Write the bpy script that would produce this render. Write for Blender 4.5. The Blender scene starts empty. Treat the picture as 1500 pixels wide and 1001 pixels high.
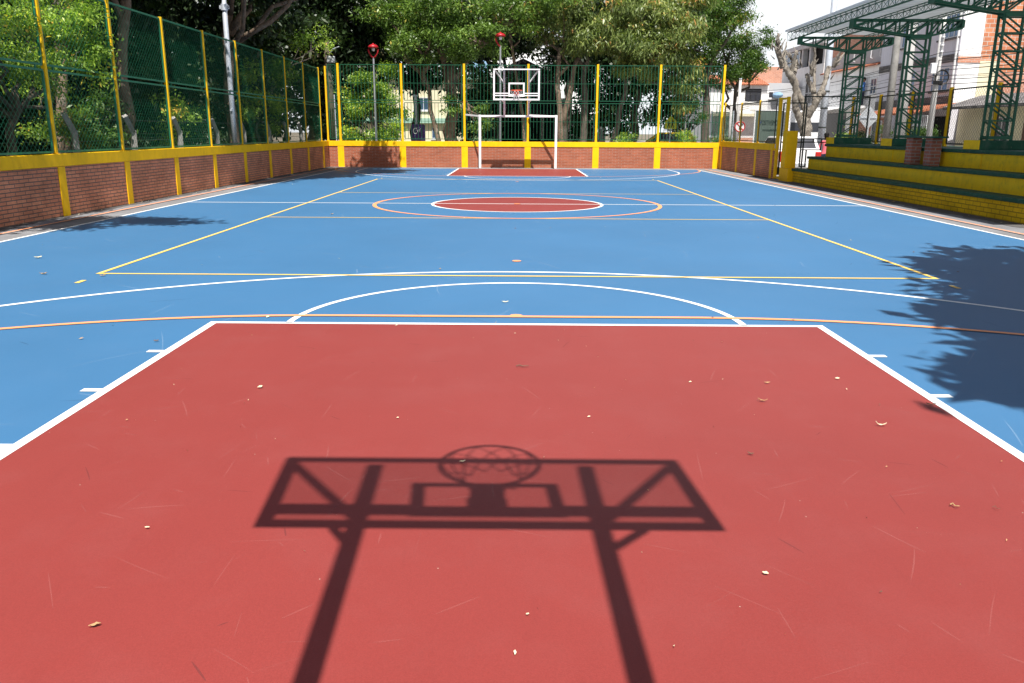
import bpy, math, random
import numpy as np
from mathutils import Vector, Matrix
R = math.radians
sc = bpy.context.scene
COL = sc.collection
random.seed(7)
ORG = {}

# ------------------------------------------------------------------ helpers
class MB:
    """collects shapes in world metres and links them as ONE mesh object"""
    def __init__(s): s.v = []; s.f = []; s.m = []
    def add(s, vs, fs, mi=0):
        o = len(s.v); s.v += [tuple(p) for p in vs]; s.f += [tuple(i + o for i in f) for f in fs]; s.m += [mi] * len(fs)
        return s
    def hexa(s, p, mi=0):
        return s.add(p, [(0, 3, 2, 1), (4, 5, 6, 7), (0, 1, 5, 4), (1, 2, 6, 5), (2, 3, 7, 6), (3, 0, 4, 7)], mi)
    def box(s, x0, x1, y0, y1, z0, z1, mi=0):
        return s.hexa([(x0, y0, z0), (x1, y0, z0), (x1, y1, z0), (x0, y1, z0), (x0, y0, z1), (x1, y0, z1), (x1, y1, z1), (x0, y1, z1)], mi)
    def bar(s, p, q, w, h=None, mi=0, up=(0, 0, 1)):
        h = w if h is None else h
        p = Vector(p); q = Vector(q); d = (q - p).normalized(); up = Vector(up)
        if abs(d.dot(up)) > .98: up = Vector((1, 0, 0))
        a = d.cross(up).normalized() * (w / 2); b = a.cross(d).normalized() * (h / 2)
        return s.hexa([p - a - b, p + a - b, p + a + b, p - a + b, q - a - b, q + a - b, q + a + b, q - a + b], mi)
    def tube(s, pts, rad, n=8, mi=0, cap=True):
        pts = [Vector(p) for p in pts]
        if not hasattr(rad, '__len__'): rad = [rad] * len(pts)
        vs = []; a = None
        for i, p in enumerate(pts):
            d = (pts[min(i + 1, len(pts) - 1)] - pts[max(i - 1, 0)]).normalized()
            if a is None:
                a = d.cross(Vector((0, 0, 1)) if abs(d.z) < .95 else Vector((1, 0, 0))).normalized()
            a = (a - d * a.dot(d)).normalized(); b = d.cross(a)
            for k in range(n):
                t = 2 * math.pi * k / n
                vs.append(p + (a * math.cos(t) + b * math.sin(t)) * rad[i])
        fs = []
        for i in range(len(pts) - 1):
            for k in range(n):
                k2 = (k + 1) % n
                fs.append((i * n + k, i * n + k2, (i + 1) * n + k2, (i + 1) * n + k))
        if cap:
            fs.append(tuple(reversed(range(n)))); fs.append(tuple((len(pts) - 1) * n + k for k in range(n)))
        return s.add(vs, fs, mi)
    def lathe(s, c, prof, n=16, mi=0):
        vs = []; fs = []
        for r, z in prof:
            for k in range(n):
                t = 2 * math.pi * k / n; vs.append((c[0] + r * math.cos(t), c[1] + r * math.sin(t), c[2] + z))
        for i in range(len(prof) - 1):
            for k in range(n):
                k2 = (k + 1) % n; fs.append((i * n + k, i * n + k2, (i + 1) * n + k2, (i + 1) * n + k))
        return s.add(vs, fs, mi)
    def ell(s, c, r, nu=14, nv=9, mi=0):
        vs = []; fs = []
        for i in range(nv + 1):
            th = math.pi * (.02 + .96 * i / nv)
            for k in range(nu):
                ph = 2 * math.pi * k / nu
                vs.append((c[0] + r[0] * math.sin(th) * math.cos(ph), c[1] + r[1] * math.sin(th) * math.sin(ph), c[2] - r[2] * math.cos(th)))
        for i in range(nv):
            for k in range(nu):
                k2 = (k + 1) % nu; fs.append((i * nu + k, i * nu + k2, (i + 1) * nu + k2, (i + 1) * nu + k))
        fs.append(tuple(reversed(range(nu)))); fs.append(tuple(nv * nu + k for k in range(nu)))
        return s.add(vs, fs, mi)
    def poly(s, pts, d, mi=0):
        """closed polygon pts extruded by the vector d"""
        n = len(pts); d = Vector(d); a = [Vector(p) for p in pts]
        return s.add(a + [p + d for p in a], [tuple(reversed(range(n))), tuple(range(n, 2 * n))] + [(i, (i + 1) % n, n + (i + 1) % n, n + i) for i in range(n)], mi)
    def sheet(s, x0, x1, y0, y1, z, mi=0):
        return s.add([(x0, y0, z), (x1, y0, z), (x1, y1, z), (x0, y1, z)], [(0, 1, 2, 3)], mi)
    def arc(s, cx, cy, r0, r1, a0, a1, z, n=64, mi=0):
        vs = []; fs = []
        for i in range(n + 1):
            t = R(a0 + (a1 - a0) * i / n)
            vs += [(cx + r0 * math.cos(t), cy + r0 * math.sin(t), z), (cx + r1 * math.cos(t), cy + r1 * math.sin(t), z)]
        for i in range(n): fs.append((2 * i, 2 * i + 1, 2 * i + 3, 2 * i + 2))
        return s.add(vs, fs, mi)
    def build(s, name, mats, parent=None, smooth=False, bevel=0, uv=True, origin=None):
        if not isinstance(mats, (list, tuple)): mats = [mats]
        v = np.array(s.v, np.float32)
        if parent is not None: o = ORG[parent.name]
        elif origin is not None: o = Vector(origin)
        else: o = Vector(((v[:, 0].min() + v[:, 0].max()) / 2, (v[:, 1].min() + v[:, 1].max()) / 2, v[:, 2].min()))
        v = v - np.array(o, np.float32)
        me = bpy.data.meshes.new(name); me.from_pydata(v.tolist(), [], s.f)
        for m in mats: me.materials.append(m)
        if len(mats) > 1: me.polygons.foreach_set('material_index', s.m)
        if smooth: me.polygons.foreach_set('use_smooth', [True] * len(me.polygons))
        if uv: box_uv(me, np.array(o, np.float32))
        ob = bpy.data.objects.new(name, me); COL.objects.link(ob)
        if parent is not None: ob.parent = parent
        else: ob.location = o
        ORG[ob.name] = o
        if bevel:
            md = ob.modifiers.new('bevel', 'BEVEL'); md.width = bevel; md.segments = 2; md.limit_method = 'ANGLE'
        return ob

def box_uv(me, o):
    nl = len(me.loops); vi = np.empty(nl, np.int32); me.loops.foreach_get('vertex_index', vi)
    co = np.empty(len(me.vertices) * 3, np.float32); me.vertices.foreach_get('co', co); co = co.reshape(-1, 3) + o
    nf = len(me.polygons); no = np.empty(nf * 3, np.float32); me.polygons.foreach_get('normal', no); no = np.abs(no.reshape(-1, 3))
    lt = np.empty(nf, np.int32); me.polygons.foreach_get('loop_total', lt)
    ax = np.repeat(no.argmax(1), lt); p = co[vi]
    u = np.where(ax == 0, p[:, 1], p[:, 0]); w = np.where(ax == 2, p[:, 1], p[:, 2])
    me.uv_layers.new(name='UVMap').data.foreach_set('uv', np.stack([u, w], 1).ravel().astype(np.float32))

def thing(name, label, cat, loc=(0, 0, 0), group=None):
    o = bpy.data.objects.new(name, None); COL.objects.link(o); o.location = loc; o.empty_display_size = .2
    ORG[o.name] = Vector(loc); return tag(o, label, cat, group)
def tag(o, label, cat, group=None):
    o['label'] = label; o['category'] = cat
    if group: o['group'] = group
    return o
def struct(o, label=None):
    o['kind'] = 'structure'
    if label: o['label'] = label
    return o
def dup(root, loc, label):
    r = root.copy(); COL.objects.link(r); r.location = loc; r['label'] = label; ORG[r.name] = Vector(loc)
    for ch in list(root.children):
        c = ch.copy(); COL.objects.link(c); c.parent = r
        for g in list(ch.children):
            d = g.copy(); COL.objects.link(d); d.parent = c
    return r

# ------------------------------------------------------------------ materials
def newmat(name):
    m = bpy.data.materials.new(name); m.use_nodes = True; nt = m.node_tree; b = nt.nodes['Principled BSDF']
    return m, nt, b
def N(nt, t, **k):
    n = nt.nodes.new(t)
    for a, v in k.items():
        if a in n.inputs: n.inputs[a].default_value = v
        else: setattr(n, a, v)
    return n
def rgba(c, k=1.0): return (min(c[0] * k, 1), min(c[1] * k, 1), min(c[2] * k, 1), 1)
def ramp(nt, fac, stops):
    r = N(nt, 'ShaderNodeValToRGB'); e = r.color_ramp.elements
    while len(e) < len(stops): e.new(.5)
    for i, (p, c) in enumerate(stops): e[i].position = p; e[i].color = c
    nt.links.new(fac, r.inputs[0]); return r.outputs[0]
def coords(nt, kind='Object'): return N(nt, 'ShaderNodeTexCoord').outputs[kind]
def noise(nt, vec, scale, detail=4, rough=.6):
    n = N(nt, 'ShaderNodeTexNoise'); n.inputs['Scale'].default_value = scale; n.inputs['Detail'].default_value = detail; n.inputs['Roughness'].default_value = rough
    nt.links.new(vec, n.inputs['Vector']); return n.outputs[0]
def mixc(nt, a, b, f, mode='MIX'):
    m = N(nt, 'ShaderNodeMix'); m.data_type = 'RGBA'; m.blend_type = mode
    for v, i in ((f, 0), (a, 6), (b, 7)):
        if hasattr(v, 'is_linked') or hasattr(v, 'links'): nt.links.new(v, m.inputs[i])
        else: m.inputs[i].default_value = v
    return m.outputs[2]
def bump(nt, b, h, strength=.3, dist=.01):
    n = N(nt, 'ShaderNodeBump'); n.inputs['Strength'].default_value = strength; n.inputs['Distance'].default_value = dist
    nt.links.new(h, n.inputs['Height']); nt.links.new(n.outputs[0], b.inputs['Normal'])

def painted(name, c, rough=.5, var=.18, scale=3.0, dirt=None, dirt_amt=.25, bmp=.15, metal=0, fine=60, streak=None):
    m, nt, b = newmat(name); v = coords(nt)
    n1 = noise(nt, v, scale, 6)
    col = ramp(nt, n1, [(.25, rgba(c, 1 - var)), (.75, rgba(c, 1 + var))])
    if dirt:
        n2 = noise(nt, v, scale * 2.7, 8, .7)
        col = mixc(nt, col, rgba(dirt), ramp(nt, n2, [(.52, (0, 0, 0, 1)), (.75, (dirt_amt,) * 3 + (1,))]))
    if streak:
        mp = N(nt, 'ShaderNodeMapping'); mp.inputs['Scale'].default_value = (1, 1, .12); nt.links.new(v, mp.inputs[0])
        col = mixc(nt, col, rgba(streak), ramp(nt, noise(nt, mp.outputs[0], 7, 8, .75), [(.50, (0, 0, 0, 1)), (.74, (.55,) * 3 + (1,))]))
        col = mixc(nt, col, (.30, .27, .22, 1), ramp(nt, noise(nt, v, 11, 9, .8), [(.655, (0, 0, 0, 1)), (.67, (.8,) * 3 + (1,))]))
    nt.links.new(col, b.inputs['Base Color']); b.inputs['Roughness'].default_value = rough; b.inputs['Metallic'].default_value = metal; b.inputs['Specular IOR Level'].default_value = .12 if rough > .5 else .35
    if bmp: bump(nt, b, noise(nt, v, fine, 3), bmp, .004)
    return m

def court_paint(name, c, worn=.5):
    m, nt, b = newmat(name); v = coords(nt)
    big = noise(nt, v, .35, 5, .6); mid = noise(nt, v, 2.2, 6, .65); fine = noise(nt, v, 220, 2, .5)
    col = ramp(nt, big, [(.3, rgba(c, .93)), (.7, rgba(c, 1.06))])
    col = mixc(nt, col, rgba((c[0] * .8 + .1, c[1] * .8 + .09, c[2] * .8 + .09)), ramp(nt, mid, [(.48, (0, 0, 0, 1)), (.8, (.13 * worn,) * 3 + (1,))]))
    mp = N(nt, 'ShaderNodeMapping'); mp.inputs['Scale'].default_value = (3.5, .6, 1); mp.inputs['Rotation'].default_value = (0, 0, .5); nt.links.new(v, mp.inputs[0])
    st = noise(nt, mp.outputs[0], 3, 8, .75)
    col = mixc(nt, col, rgba(c, .72), ramp(nt, st, [(.56, (0, 0, 0, 1)), (.78, (.35 * worn,) * 3 + (1,))]))
    col = mixc(nt, col, ramp(nt, fine, [(.3, (.88,) * 3 + (1,)), (.7, (1.09,) * 3 + (1,))]), .8, 'MULTIPLY')
    # tiny specks of grit
    vo = N(nt, 'ShaderNodeTexVoronoi'); vo.inputs['Scale'].default_value = 9; nt.links.new(v, vo.inputs['Vector'])
    sp = ramp(nt, vo.outputs['Distance'], [(.018, (.8,) * 3 + (1,)), (.03, (0, 0, 0, 1))])
    gate = ramp(nt, N(nt, 'ShaderNodeSeparateColor').outputs[0], [(.5, (0, 0, 0, 1)), (.51, (1, 1, 1, 1))])
    sepn = gate.node.inputs[0].links[0].from_node; nt.links.new(vo.outputs['Color'], sepn.inputs[0])
    g2 = mixc(nt, sp, gate, 1.0, 'MULTIPLY')
    col = mixc(nt, col, (.45, .38, .3, 1), g2)
    nt.links.new(col, b.inputs['Base Color']); b.inputs['Roughness'].default_value = .55; b.inputs['Specular IOR Level'].default_value = .25; b.inputs['Sheen Weight'].default_value = .03
    bump(nt, b, fine, .25, .002); return m

def line_paint(name, c):
    m, nt, b = newmat(name); v = coords(nt)
    col = mixc(nt, rgba(c), rgba(c, .72), ramp(nt, noise(nt, v, 9, 8, .75), [(.5, (0, 0, 0, 1)), (.8, (.6,) * 3 + (1,))]))
    nt.links.new(col, b.inputs['Base Color']); b.inputs['Roughness'].default_value = .6
    nt.links.new(ramp(nt, noise(nt, v, 26, 9, .8), [(.655, (1, 1, 1, 1)), (.69, (.25, .25, .25, 1))]), b.inputs['Alpha'])
    bump(nt, b, noise(nt, v, 200, 2), .2, .002); return m

def brick(name, c1, c2, mortar, bw=.27, bh=.064, ms=.006, bmp=.8, var=.5, painted_over=False):
    m, nt, b = newmat(name); uv = coords(nt, 'UV')
    t = N(nt, 'ShaderNodeTexBrick'); nt.links.new(uv, t.inputs['Vector'])
    t.inputs['Scale'].default_value = 1; t.inputs['Brick Width'].default_value = bw; t.inputs['Row Height'].default_value = bh
    t.inputs['Mortar Size'].default_value = ms; t.inputs['Mortar Smooth'].default_value = .25; t.inputs['Bias'].default_value = 0
    t.inputs['Color1'].default_value = rgba(c1); t.inputs['Color2'].default_value = rgba(c2); t.inputs['Mortar'].default_value = rgba(mortar)
    n = noise(nt, coords(nt), 1.3, 7, .7)
    col = mixc(nt, t.outputs['Color'], ramp(nt, n, [(.25, (1 - var,) * 3 + (1,)), (.75, (1 + .4 * var,) * 3 + (1,))]), .8, 'MULTIPLY')
    n2 = noise(nt, coords(nt), 40, 4, .7)
    col = mixc(nt, col, ramp(nt, n2, [(.3, (.8,) * 3 + (1,)), (.7, (1.12,) * 3 + (1,))]), .7, 'MULTIPLY')
    nt.links.new(col, b.inputs['Base Color']); b.inputs['Roughness'].default_value = .8; b.inputs['Specular IOR Level'].default_value = .12
    inv = N(nt, 'ShaderNodeMath'); inv.operation = 'SUBTRACT'; inv.inputs[0].default_value = 1; nt.links.new(t.outputs['Fac'], inv.inputs[1])
    bump(nt, b, inv.outputs[0], bmp, .008); return m

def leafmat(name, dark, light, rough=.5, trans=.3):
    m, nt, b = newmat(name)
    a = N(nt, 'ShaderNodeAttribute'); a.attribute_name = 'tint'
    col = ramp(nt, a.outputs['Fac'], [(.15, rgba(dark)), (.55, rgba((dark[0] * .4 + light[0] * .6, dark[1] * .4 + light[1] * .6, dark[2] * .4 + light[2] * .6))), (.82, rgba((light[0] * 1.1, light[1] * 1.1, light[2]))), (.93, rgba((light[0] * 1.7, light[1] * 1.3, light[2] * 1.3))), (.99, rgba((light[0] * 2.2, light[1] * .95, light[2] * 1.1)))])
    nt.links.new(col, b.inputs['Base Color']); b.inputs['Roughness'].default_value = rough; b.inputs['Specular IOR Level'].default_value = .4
    tr = N(nt, 'ShaderNodeBsdfTranslucent'); nt.links.new(mixc(nt, col, (1.3, 1.5, .6, 1), 1.0, 'MULTIPLY'), tr.inputs[0])
    mx = N(nt, 'ShaderNodeMixShader'); mx.inputs[0].default_value = trans
    nt.links.new(b.outputs[0], mx.inputs[1]); nt.links.new(tr.outputs[0], mx.inputs[2])
    nt.links.new(mx.outputs[0], nt.nodes['Material Output'].inputs[0]); return m

def barkmat(name, c1, c2, scale=6, stretch=.25):
    m, nt, b = newmat(name); v = coords(nt)
    mp = N(nt, 'ShaderNodeMapping'); mp.inputs['Scale'].default_value = (1, 1, stretch); nt.links.new(v, mp.inputs[0])
    n = noise(nt, mp.outputs[0], scale, 8, .7); n2 = noise(nt, v, 2.2, 6, .7)
    col = ramp(nt, n, [(.3, rgba(c1)), (.7, rgba(c2))])
    col = mixc(nt, col, rgba((.30, .29, .24)), ramp(nt, n2, [(.55, (0, 0, 0, 1)), (.68, (.6,) * 3 + (1,))]))
    col = mixc(nt, col, rgba((.035, .028, .022)), ramp(nt, noise(nt, v, 4.5, 8, .75), [(.53, (0, 0, 0, 1)), (.62, (.8,) * 3 + (1,))]))
    nt.links.new(col, b.inputs['Base Color']); b.inputs['Roughness'].default_value = .9
    bump(nt, b, n, 1.0, .05); return m

def glassy(name, c, alpha=.12, rough=.03):
    m, nt, b = newmat(name)
    tr = N(nt, 'ShaderNodeBsdfTransparent'); tr.inputs[0].default_value = rgba(c)
    gl = N(nt, 'ShaderNodeBsdfGlossy'); gl.inputs['Roughness'].default_value = rough
    fr = N(nt, 'ShaderNodeLayerWeight'); fr.inputs[0].default_value = .15
    mx = N(nt, 'ShaderNodeMixShader'); nt.links.new(fr.outputs['Facing'], mx.inputs[0])
    nt.links.new(tr.outputs[0], mx.inputs[1]); nt.links.new(gl.outputs[0], mx.inputs[2])
    nt.links.new(mx.outputs[0], nt.nodes['Material Output'].inputs[0]); return m
def veil(name, c, opacity):
    m, nt, b = newmat(name); v = coords(nt)
    mp = N(nt, 'ShaderNodeMapping'); mp.inputs['Scale'].default_value = (6, 6, .6); nt.links.new(v, mp.inputs[0])
    col = ramp(nt, noise(nt, mp.outputs[0], 2.5, 6), [(.3, rgba(c, .75)), (.7, rgba(c, 1.25))])
    nt.links.new(col, b.inputs['Base Color']); b.inputs['Roughness'].default_value = .8; b.inputs['Alpha'].default_value = opacity
    return m

M = {}
M['blue'] = court_paint('blue court paint', (.042, .143, .283))
M['red'] = court_paint('red court paint', (.225, .0350, .0295), .8)
M['white_line'] = line_paint('white line paint', (.80, .80, .78))
M['yellow_line'] = line_paint('yellow line paint', (.82, .55, .13))
M['orange_line'] = line_paint('orange line paint', (.86, .33, .14))
M['apron'] = painted('grey concrete', (.20, .20, .208), .85, .22, 1.2, (.10, .095, .09), .7, .4, fine=45)
M['ground'] = painted('packed soil', (.17, .145, .11), .95, .35, .7, (.08, .09, .05), .6, .5, fine=20)
M['asphalt'] = painted('worn concrete street', (.24, .235, .225), .9, .25, .8, (.11, .105, .10), .4, .6, fine=90)  # street and pavement tones raised to bounce sunlight onto the house fronts
M['dirt'] = painted('dark dirt and painted shade', (.10, .095, .092), .95, .35, 3, (.05, .045, .04), .7, .5, fine=30)
M['pave'] = painted('pavement concrete', (.40, .385, .36), .88, .2, 1.0, (.15, .14, .12), .5, .4)
M['yellow'] = painted('yellow wall paint', (.90, .515, .008), .55, .08, 1.5, (.38, .22, .02), .35, .25, fine=30, streak=(.68, .36, .015))
M['yellow_steel'] = painted('yellow steel paint', (.82, .48, .012), .52, .06, 2, (.4, .2, .02), .3, .05)
M['yellow_dull'] = painted('worn yellow paint', (.90, .56, .015), .6, .10, 2.2, (.22, .15, .03), .5, .6, fine=22, streak=(.56, .34, .03))
M['green'] = painted('green steel paint', (.015, .165, .085), .4, .10, 2, (.02, .07, .04), .3, .05)
M['fence_green'] = painted('dark green bar paint', (.008, .085, .040), .5, .10, 2, (.02, .07, .04), .3, .05)
M['dark_green'] = painted('dark green truss paint', (.010, .095, .052), .45, .12, 2, (.03, .05, .04), .3, .05)
M['green_cap'] = painted('worn dark green paint', (.016, .075, .045), .6, .22, 2.5, (.14, .16, .13), .5, .3, fine=18, streak=(.09, .13, .10))
M['black_steel'] = painted('black green steel', (.010, .022, .018), .45, .1, 3, None, 0, .05)
M['white_steel'] = painted('white steel paint', (.80, .79, .79), .35, .05, 3, (.5, .45, .42), .3, .04)
M['orange_steel'] = painted('orange red rim paint', (.75, .10, .03), .4, .08, 4, None, 0, .05)
M['brick'] = brick('red brick wall', (.76, .31, .175), (.64, .24, .135), (.20, .16, .13), ms=.0080, bmp=1.0, var=.6)  # copy of the wall brick, lightened for the walls in shade
M['brick_sunlit'] = brick('sunny red brick wall', (.43, .125, .062), (.33, .092, .046), (.40, .30, .24), bmp=.5, var=.3)  # same brick again, its tone and mortar set for the sunlit wall
M['brick_yellow'] = brick('painted yellow brick', (.90, .56, .016), (.80, .48, .015), (.46, .28, .02), .26, .085, .010, 1.0, .45)
M['brick_table'] = brick('brown brick', (.40, .14, .085), (.32, .11, .07), (.33, .29, .25), .24, .075, .010, .8)
M['brick_house'] = brick('orange clay block', (.62, .25, .13), (.50, .19, .10), (.55, .50, .44), .40, .22, .018, .6, .35)
M['brick_parapet'] = brick('pale red brick parapet', (.60, .27, .17), (.52, .22, .14), (.55, .45, .38), .30, .10, .012, .4, .3)
M['chain'] = painted('green coated wire', (.022, .20, .10), .5, .1, 4, None, 0, 0)
M['chain_dark'] = painted('dark galvanised wire', (.05, .055, .05), .5, .1, 4, None, 0, 0, .4)
M['concrete'] = painted('old concrete post', (.30, .29, .27), .9, .25, 3, (.08, .08, .07), .6, .5, fine=30)
M['concrete_pale'] = painted('pale concrete pole', (.52, .51, .49), .9, .14, 2, (.3, .28, .25), .5, .3, fine=30)
M['grey_steel'] = painted('grey galvanised pole', (.56, .60, .66), .45, .10, 2, (.25, .22, .2), .3, .05, .3)
M['lamp_pole'] = painted('dark grey lamp pole', (.12, .125, .135), .5, .15, 3, (.06, .06, .06), .4, .05)
M['wood_pole'] = painted('weathered timber pole', (.11, .09, .065), .9, .35, 2, (.08, .07, .05), .6, .5)
M['white_wall'] = painted('white render', (.84, .84, .84), .85, .06, .6, (.45, .43, .40), .4, .2, streak=(.50, .48, .45))
M['lilac_wall'] = painted('lilac grey render', (.68, .67, .73), .85, .06, .6, (.36, .34, .36), .4, .2, streak=(.50, .48, .45))
M['grey_wall'] = painted('grey render', (.46, .46, .47), .88, .12, .7, (.22, .21, .2), .5, .2, streak=(.50, .48, .45))
M['light_grey_wall'] = painted('light grey render', (.72, .72, .72), .88, .08, .7, (.34, .32, .3), .5, .2, streak=(.50, .48, .45))
M['cream_wall'] = painted('cream render', (.72, .66, .46), .85, .06, .6, (.5, .42, .28), .4, .2, streak=(.50, .48, .45))
M['mint'] = painted('pale green trim', (.30, .47, .38), .7, .1, 2)
M['stone'] = brick('grey stacked stone', (.30, .28, .27), (.16, .15, .15), (.10, .10, .10), .45, .09, .012, 1.0, .6)
M['tile'] = brick('clay roof tile', (.58, .22, .12), (.46, .16, .09), (.20, .08, .05), .18, .32, .02, 1.0, .5)
M['dark_roof'] = painted('dark roof sheet', (.030, .030, .034), .7, .3, 2, (.07, .07, .07), .4, .3)
M['dark'] = painted('dark interior', (.018, .017, .017), .9, .2, 2, None, 0, 0)  # near-black colour stands in for the shade inside buildings
M['roof_sheet'] = painted('pale corrugated sheet', (.74, .75, .76), .5, .06, 1.0, (.36, .34, .32), .35, .05, .1)
M['pane'] = painted('window glass', (.05, .09, .15), .08, .3, 1.3, None, 0, 0)
M['pane_blue'] = painted('blue window glass', (.10, .20, .36), .06, .35, 1.3, None, 0, 0)
M['pane_dark'] = painted('dark shutter glass', (.035, .037, .045), .2, .3, 2, None, 0, 0)
M['frame_white'] = painted('white window frame', (.70, .70, .70), .5, .05, 4)
M['board_glass'] = glassy('acrylic board', (.95, .96, .96))
M['net'] = painted('white net cord', (.72, .72, .72), .8, .05, 4, None, 0, 0)
M['bark_dark'] = barkmat('dark bark', (.045, .036, .028), (.13, .105, .08))
M['bark_warm'] = barkmat('warm bark', (.10, .065, .042), (.24, .17, .12))
M['bark_pale'] = barkmat('pale lichen bark', (.08, .06, .045), (.36, .325, .27), 11, .6)
M['leaf_bright'] = leafmat('light green leaf', (.08, .16, .018), (.34, .48, .07), .45, .38)
M['leaf_pale'] = leafmat('pale grey green leaf', (.12, .19, .08), (.28, .36, .20), .45, .3)
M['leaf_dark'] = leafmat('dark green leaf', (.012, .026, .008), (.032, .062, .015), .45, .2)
M['leaf_mid'] = leafmat('mid green leaf', (.030, .075, .012), (.10, .18, .03), .42, .32)
M['leaf_mango'] = leafmat('olive mango leaf', (.060, .10, .022), (.24, .29, .085), .40, .28)
M['leaf_ficus'] = leafmat('ficus leaf', (.050, .10, .018), (.165, .265, .05), .38, .3)
M['white_car'] = painted('white car paint', (.74, .74, .74), .25, .03, 3, None, 0, 0)
M['yellow_car'] = painted('yellow taxi paint', (.75, .50, .03), .25, .03, 3, None, 0, 0)
M['rubber'] = painted('tyre rubber', (.02, .02, .02), .8, .1, 4, None, 0, 0)
M['tail_red'] = painted('red tail lamp', (.45, .02, .015), .2, .1, 4, None, 0, 0)
M['lamp_red'] = painted('red lamp enamel', (.34, .010, .016), .4, .15, 4, None, 0, 0)
M['sign_back'] = painted('bare sign metal', (.50, .52, .54), .4, .06, 3, (.35, .34, .33), .3, 0, .3)
M['purple'] = painted('dark purple sign face', (.05, .018, .115), .35, .2, 3, None, 0, 0)
M['sign_yellow'] = painted('yellow green sign face', (.42, .44, .02), .4, .05, 3, None, 0, 0)
M['black'] = painted('black paint', (.012, .012, .012), .5, .1, 3, None, 0, 0)
M['sign_white'] = painted('white sign face', (.78, .78, .78), .4, .03, 3, None, 0, 0)
M['sign_red'] = painted('red sign ring', (.50, .02, .02), .4, .03, 3, None, 0, 0)
M['tarp'] = veil('green shade cloth', (.075, .11, .09), .92)
M['tarp_thin'] = veil('thin green shade cloth', (.10, .20, .14), .55)
M['tarp_ink'] = painted('dark print', (.022, .042, .034), .8, .1, 3, None, 0, 0)
M['tarp_blue'] = painted('blue print', (.03, .06, .12), .8, .1, 3, None, 0, 0)
M['skin'] = painted('skin', (.30, .16, .10), .55, .06, 5, None, 0, 0)
M['pink_shirt'] = painted('pink shirt', (.74, .16, .20), .85, .12, 9, None, 0, 0)
M['blue_shirt'] = painted('blue shirt', (.08, .20, .50), .85, .12, 9, None, 0, 0)
M['jeans'] = painted('dark trousers', (.03, .035, .06), .9, .12, 9, None, 0, 0)
M['hair'] = painted('black hair', (.010, .009, .008), .6, .2, 9, None, 0, 0)
M['awning'] = painted('blue awning cloth', (.26, .42, .60), .7, .12, 6, None, 0, 0)
M['green_dab'] = painted('green paint dab', (.10, .30, .17), .8, .3, 6, None, 0, 0)
M['dry_leaf'] = painted('dry leaf', (.40, .26, .13), .7, .35, 18, None, 0, 0)
M['pale_leaf'] = painted('bleached leaf', (.66, .60, .40), .7, .25, 18, None, 0, 0)
M['twig'] = painted('twig bark', (.16, .10, .07), .8, .3, 18, None, 0, 0)
nt = M['roof_sheet'].node_tree; b = nt.nodes['Principled BSDF']
tr = N(nt, 'ShaderNodeBsdfTranslucent'); tr.inputs[0].default_value = (.9, .92, .92, 1); mx = N(nt, 'ShaderNodeMixShader'); mx.inputs[0].default_value = .30  # translucency added to brighten the underside; the real sheet is opaque
nt.links.new(b.outputs[0], mx.inputs[1]); nt.links.new(tr.outputs[0], mx.inputs[2]); nt.links.new(mx.outputs[0], nt.nodes['Material Output'].inputs[0])
m, nt, b = newmat('scuff')
b.inputs['Base Color'].default_value = (.72, .40, .36, 1); b.inputs['Roughness'].default_value = .8; b.inputs['Alpha'].default_value = .065; M['scuff'] = m
m, nt, b = newmat('scuff pale blue')
b.inputs['Base Color'].default_value = (.70, .82, .90, 1); b.inputs['Roughness'].default_value = .8; b.inputs['Alpha'].default_value = .09; M['scuff_blue'] = m
m, nt, b = newmat('rubber mark')
b.inputs['Base Color'].default_value = (.03, .03, .035, 1); b.inputs['Roughness'].default_value = .8; b.inputs['Alpha'].default_value = .2; M['rubber_mark'] = m

# ------------------------------------------------------------------ camera, sun, sky
f_px, pitch, yaw, roll = 1190.0, .2531, -.0056, .0053
cd = bpy.data.cameras.new('camera'); cam = bpy.data.objects.new('camera', cd); COL.objects.link(cam); sc.camera = cam
cd.sensor_width = 36; cd.lens = f_px / 1500 * 36; cd.clip_end = 2000; cd.clip_start = .05
cp, sp, cy_, sy_, cr, sr = math.cos(pitch), math.sin(pitch), math.cos(yaw), math.sin(yaw), math.cos(roll), math.sin(roll)
X_ = Vector((cy_, -sy_, 0)); Y_ = Vector((sy_, cy_, 0)); Z_ = Vector((0, 0, 1))
V_ = -(cp * Z_ + sp * Y_); F_ = cp * Y_ - sp * Z_
Rt = cr * X_ - sr * V_; Dn = sr * X_ + cr * V_
cam.matrix_world = Matrix((( Rt.x, -Dn.x, -F_.x, .0037), (Rt.y, -Dn.y, -F_.y, -17.5135), (Rt.z, -Dn.z, -F_.z, 1.4994), (0, 0, 0, 1)))

SUN = Vector((-.0875, 1, -1.875)).normalized()
ld = bpy.data.lights.new('sun', 'SUN'); ld.energy = 5.0; ld.angle = R(.55); ld.color = (1, .955, .90)
lo = bpy.data.objects.new('sun', ld); COL.objects.link(lo); lo.rotation_euler = SUN.to_track_quat('-Z', 'Y').to_euler(); lo.location = (2, -30, 40)
SKY, HAZE = .06, .69
w = bpy.data.worlds.new('World'); sc.world = w; w.use_nodes = True; nt = w.node_tree
sk = nt.nodes.new('ShaderNodeTexSky'); sk.sky_type = 'NISHITA'; sk.sun_disc = False
sk.sun_elevation = math.asin(-SUN.z); sk.sun_rotation = R(175); sk.air_density = 1.0; sk.dust_density = 3.5; sk.ozone_density = 1.0; sk.altitude = 900
bg = nt.nodes['Background']; bg.inputs[1].default_value = SKY
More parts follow.
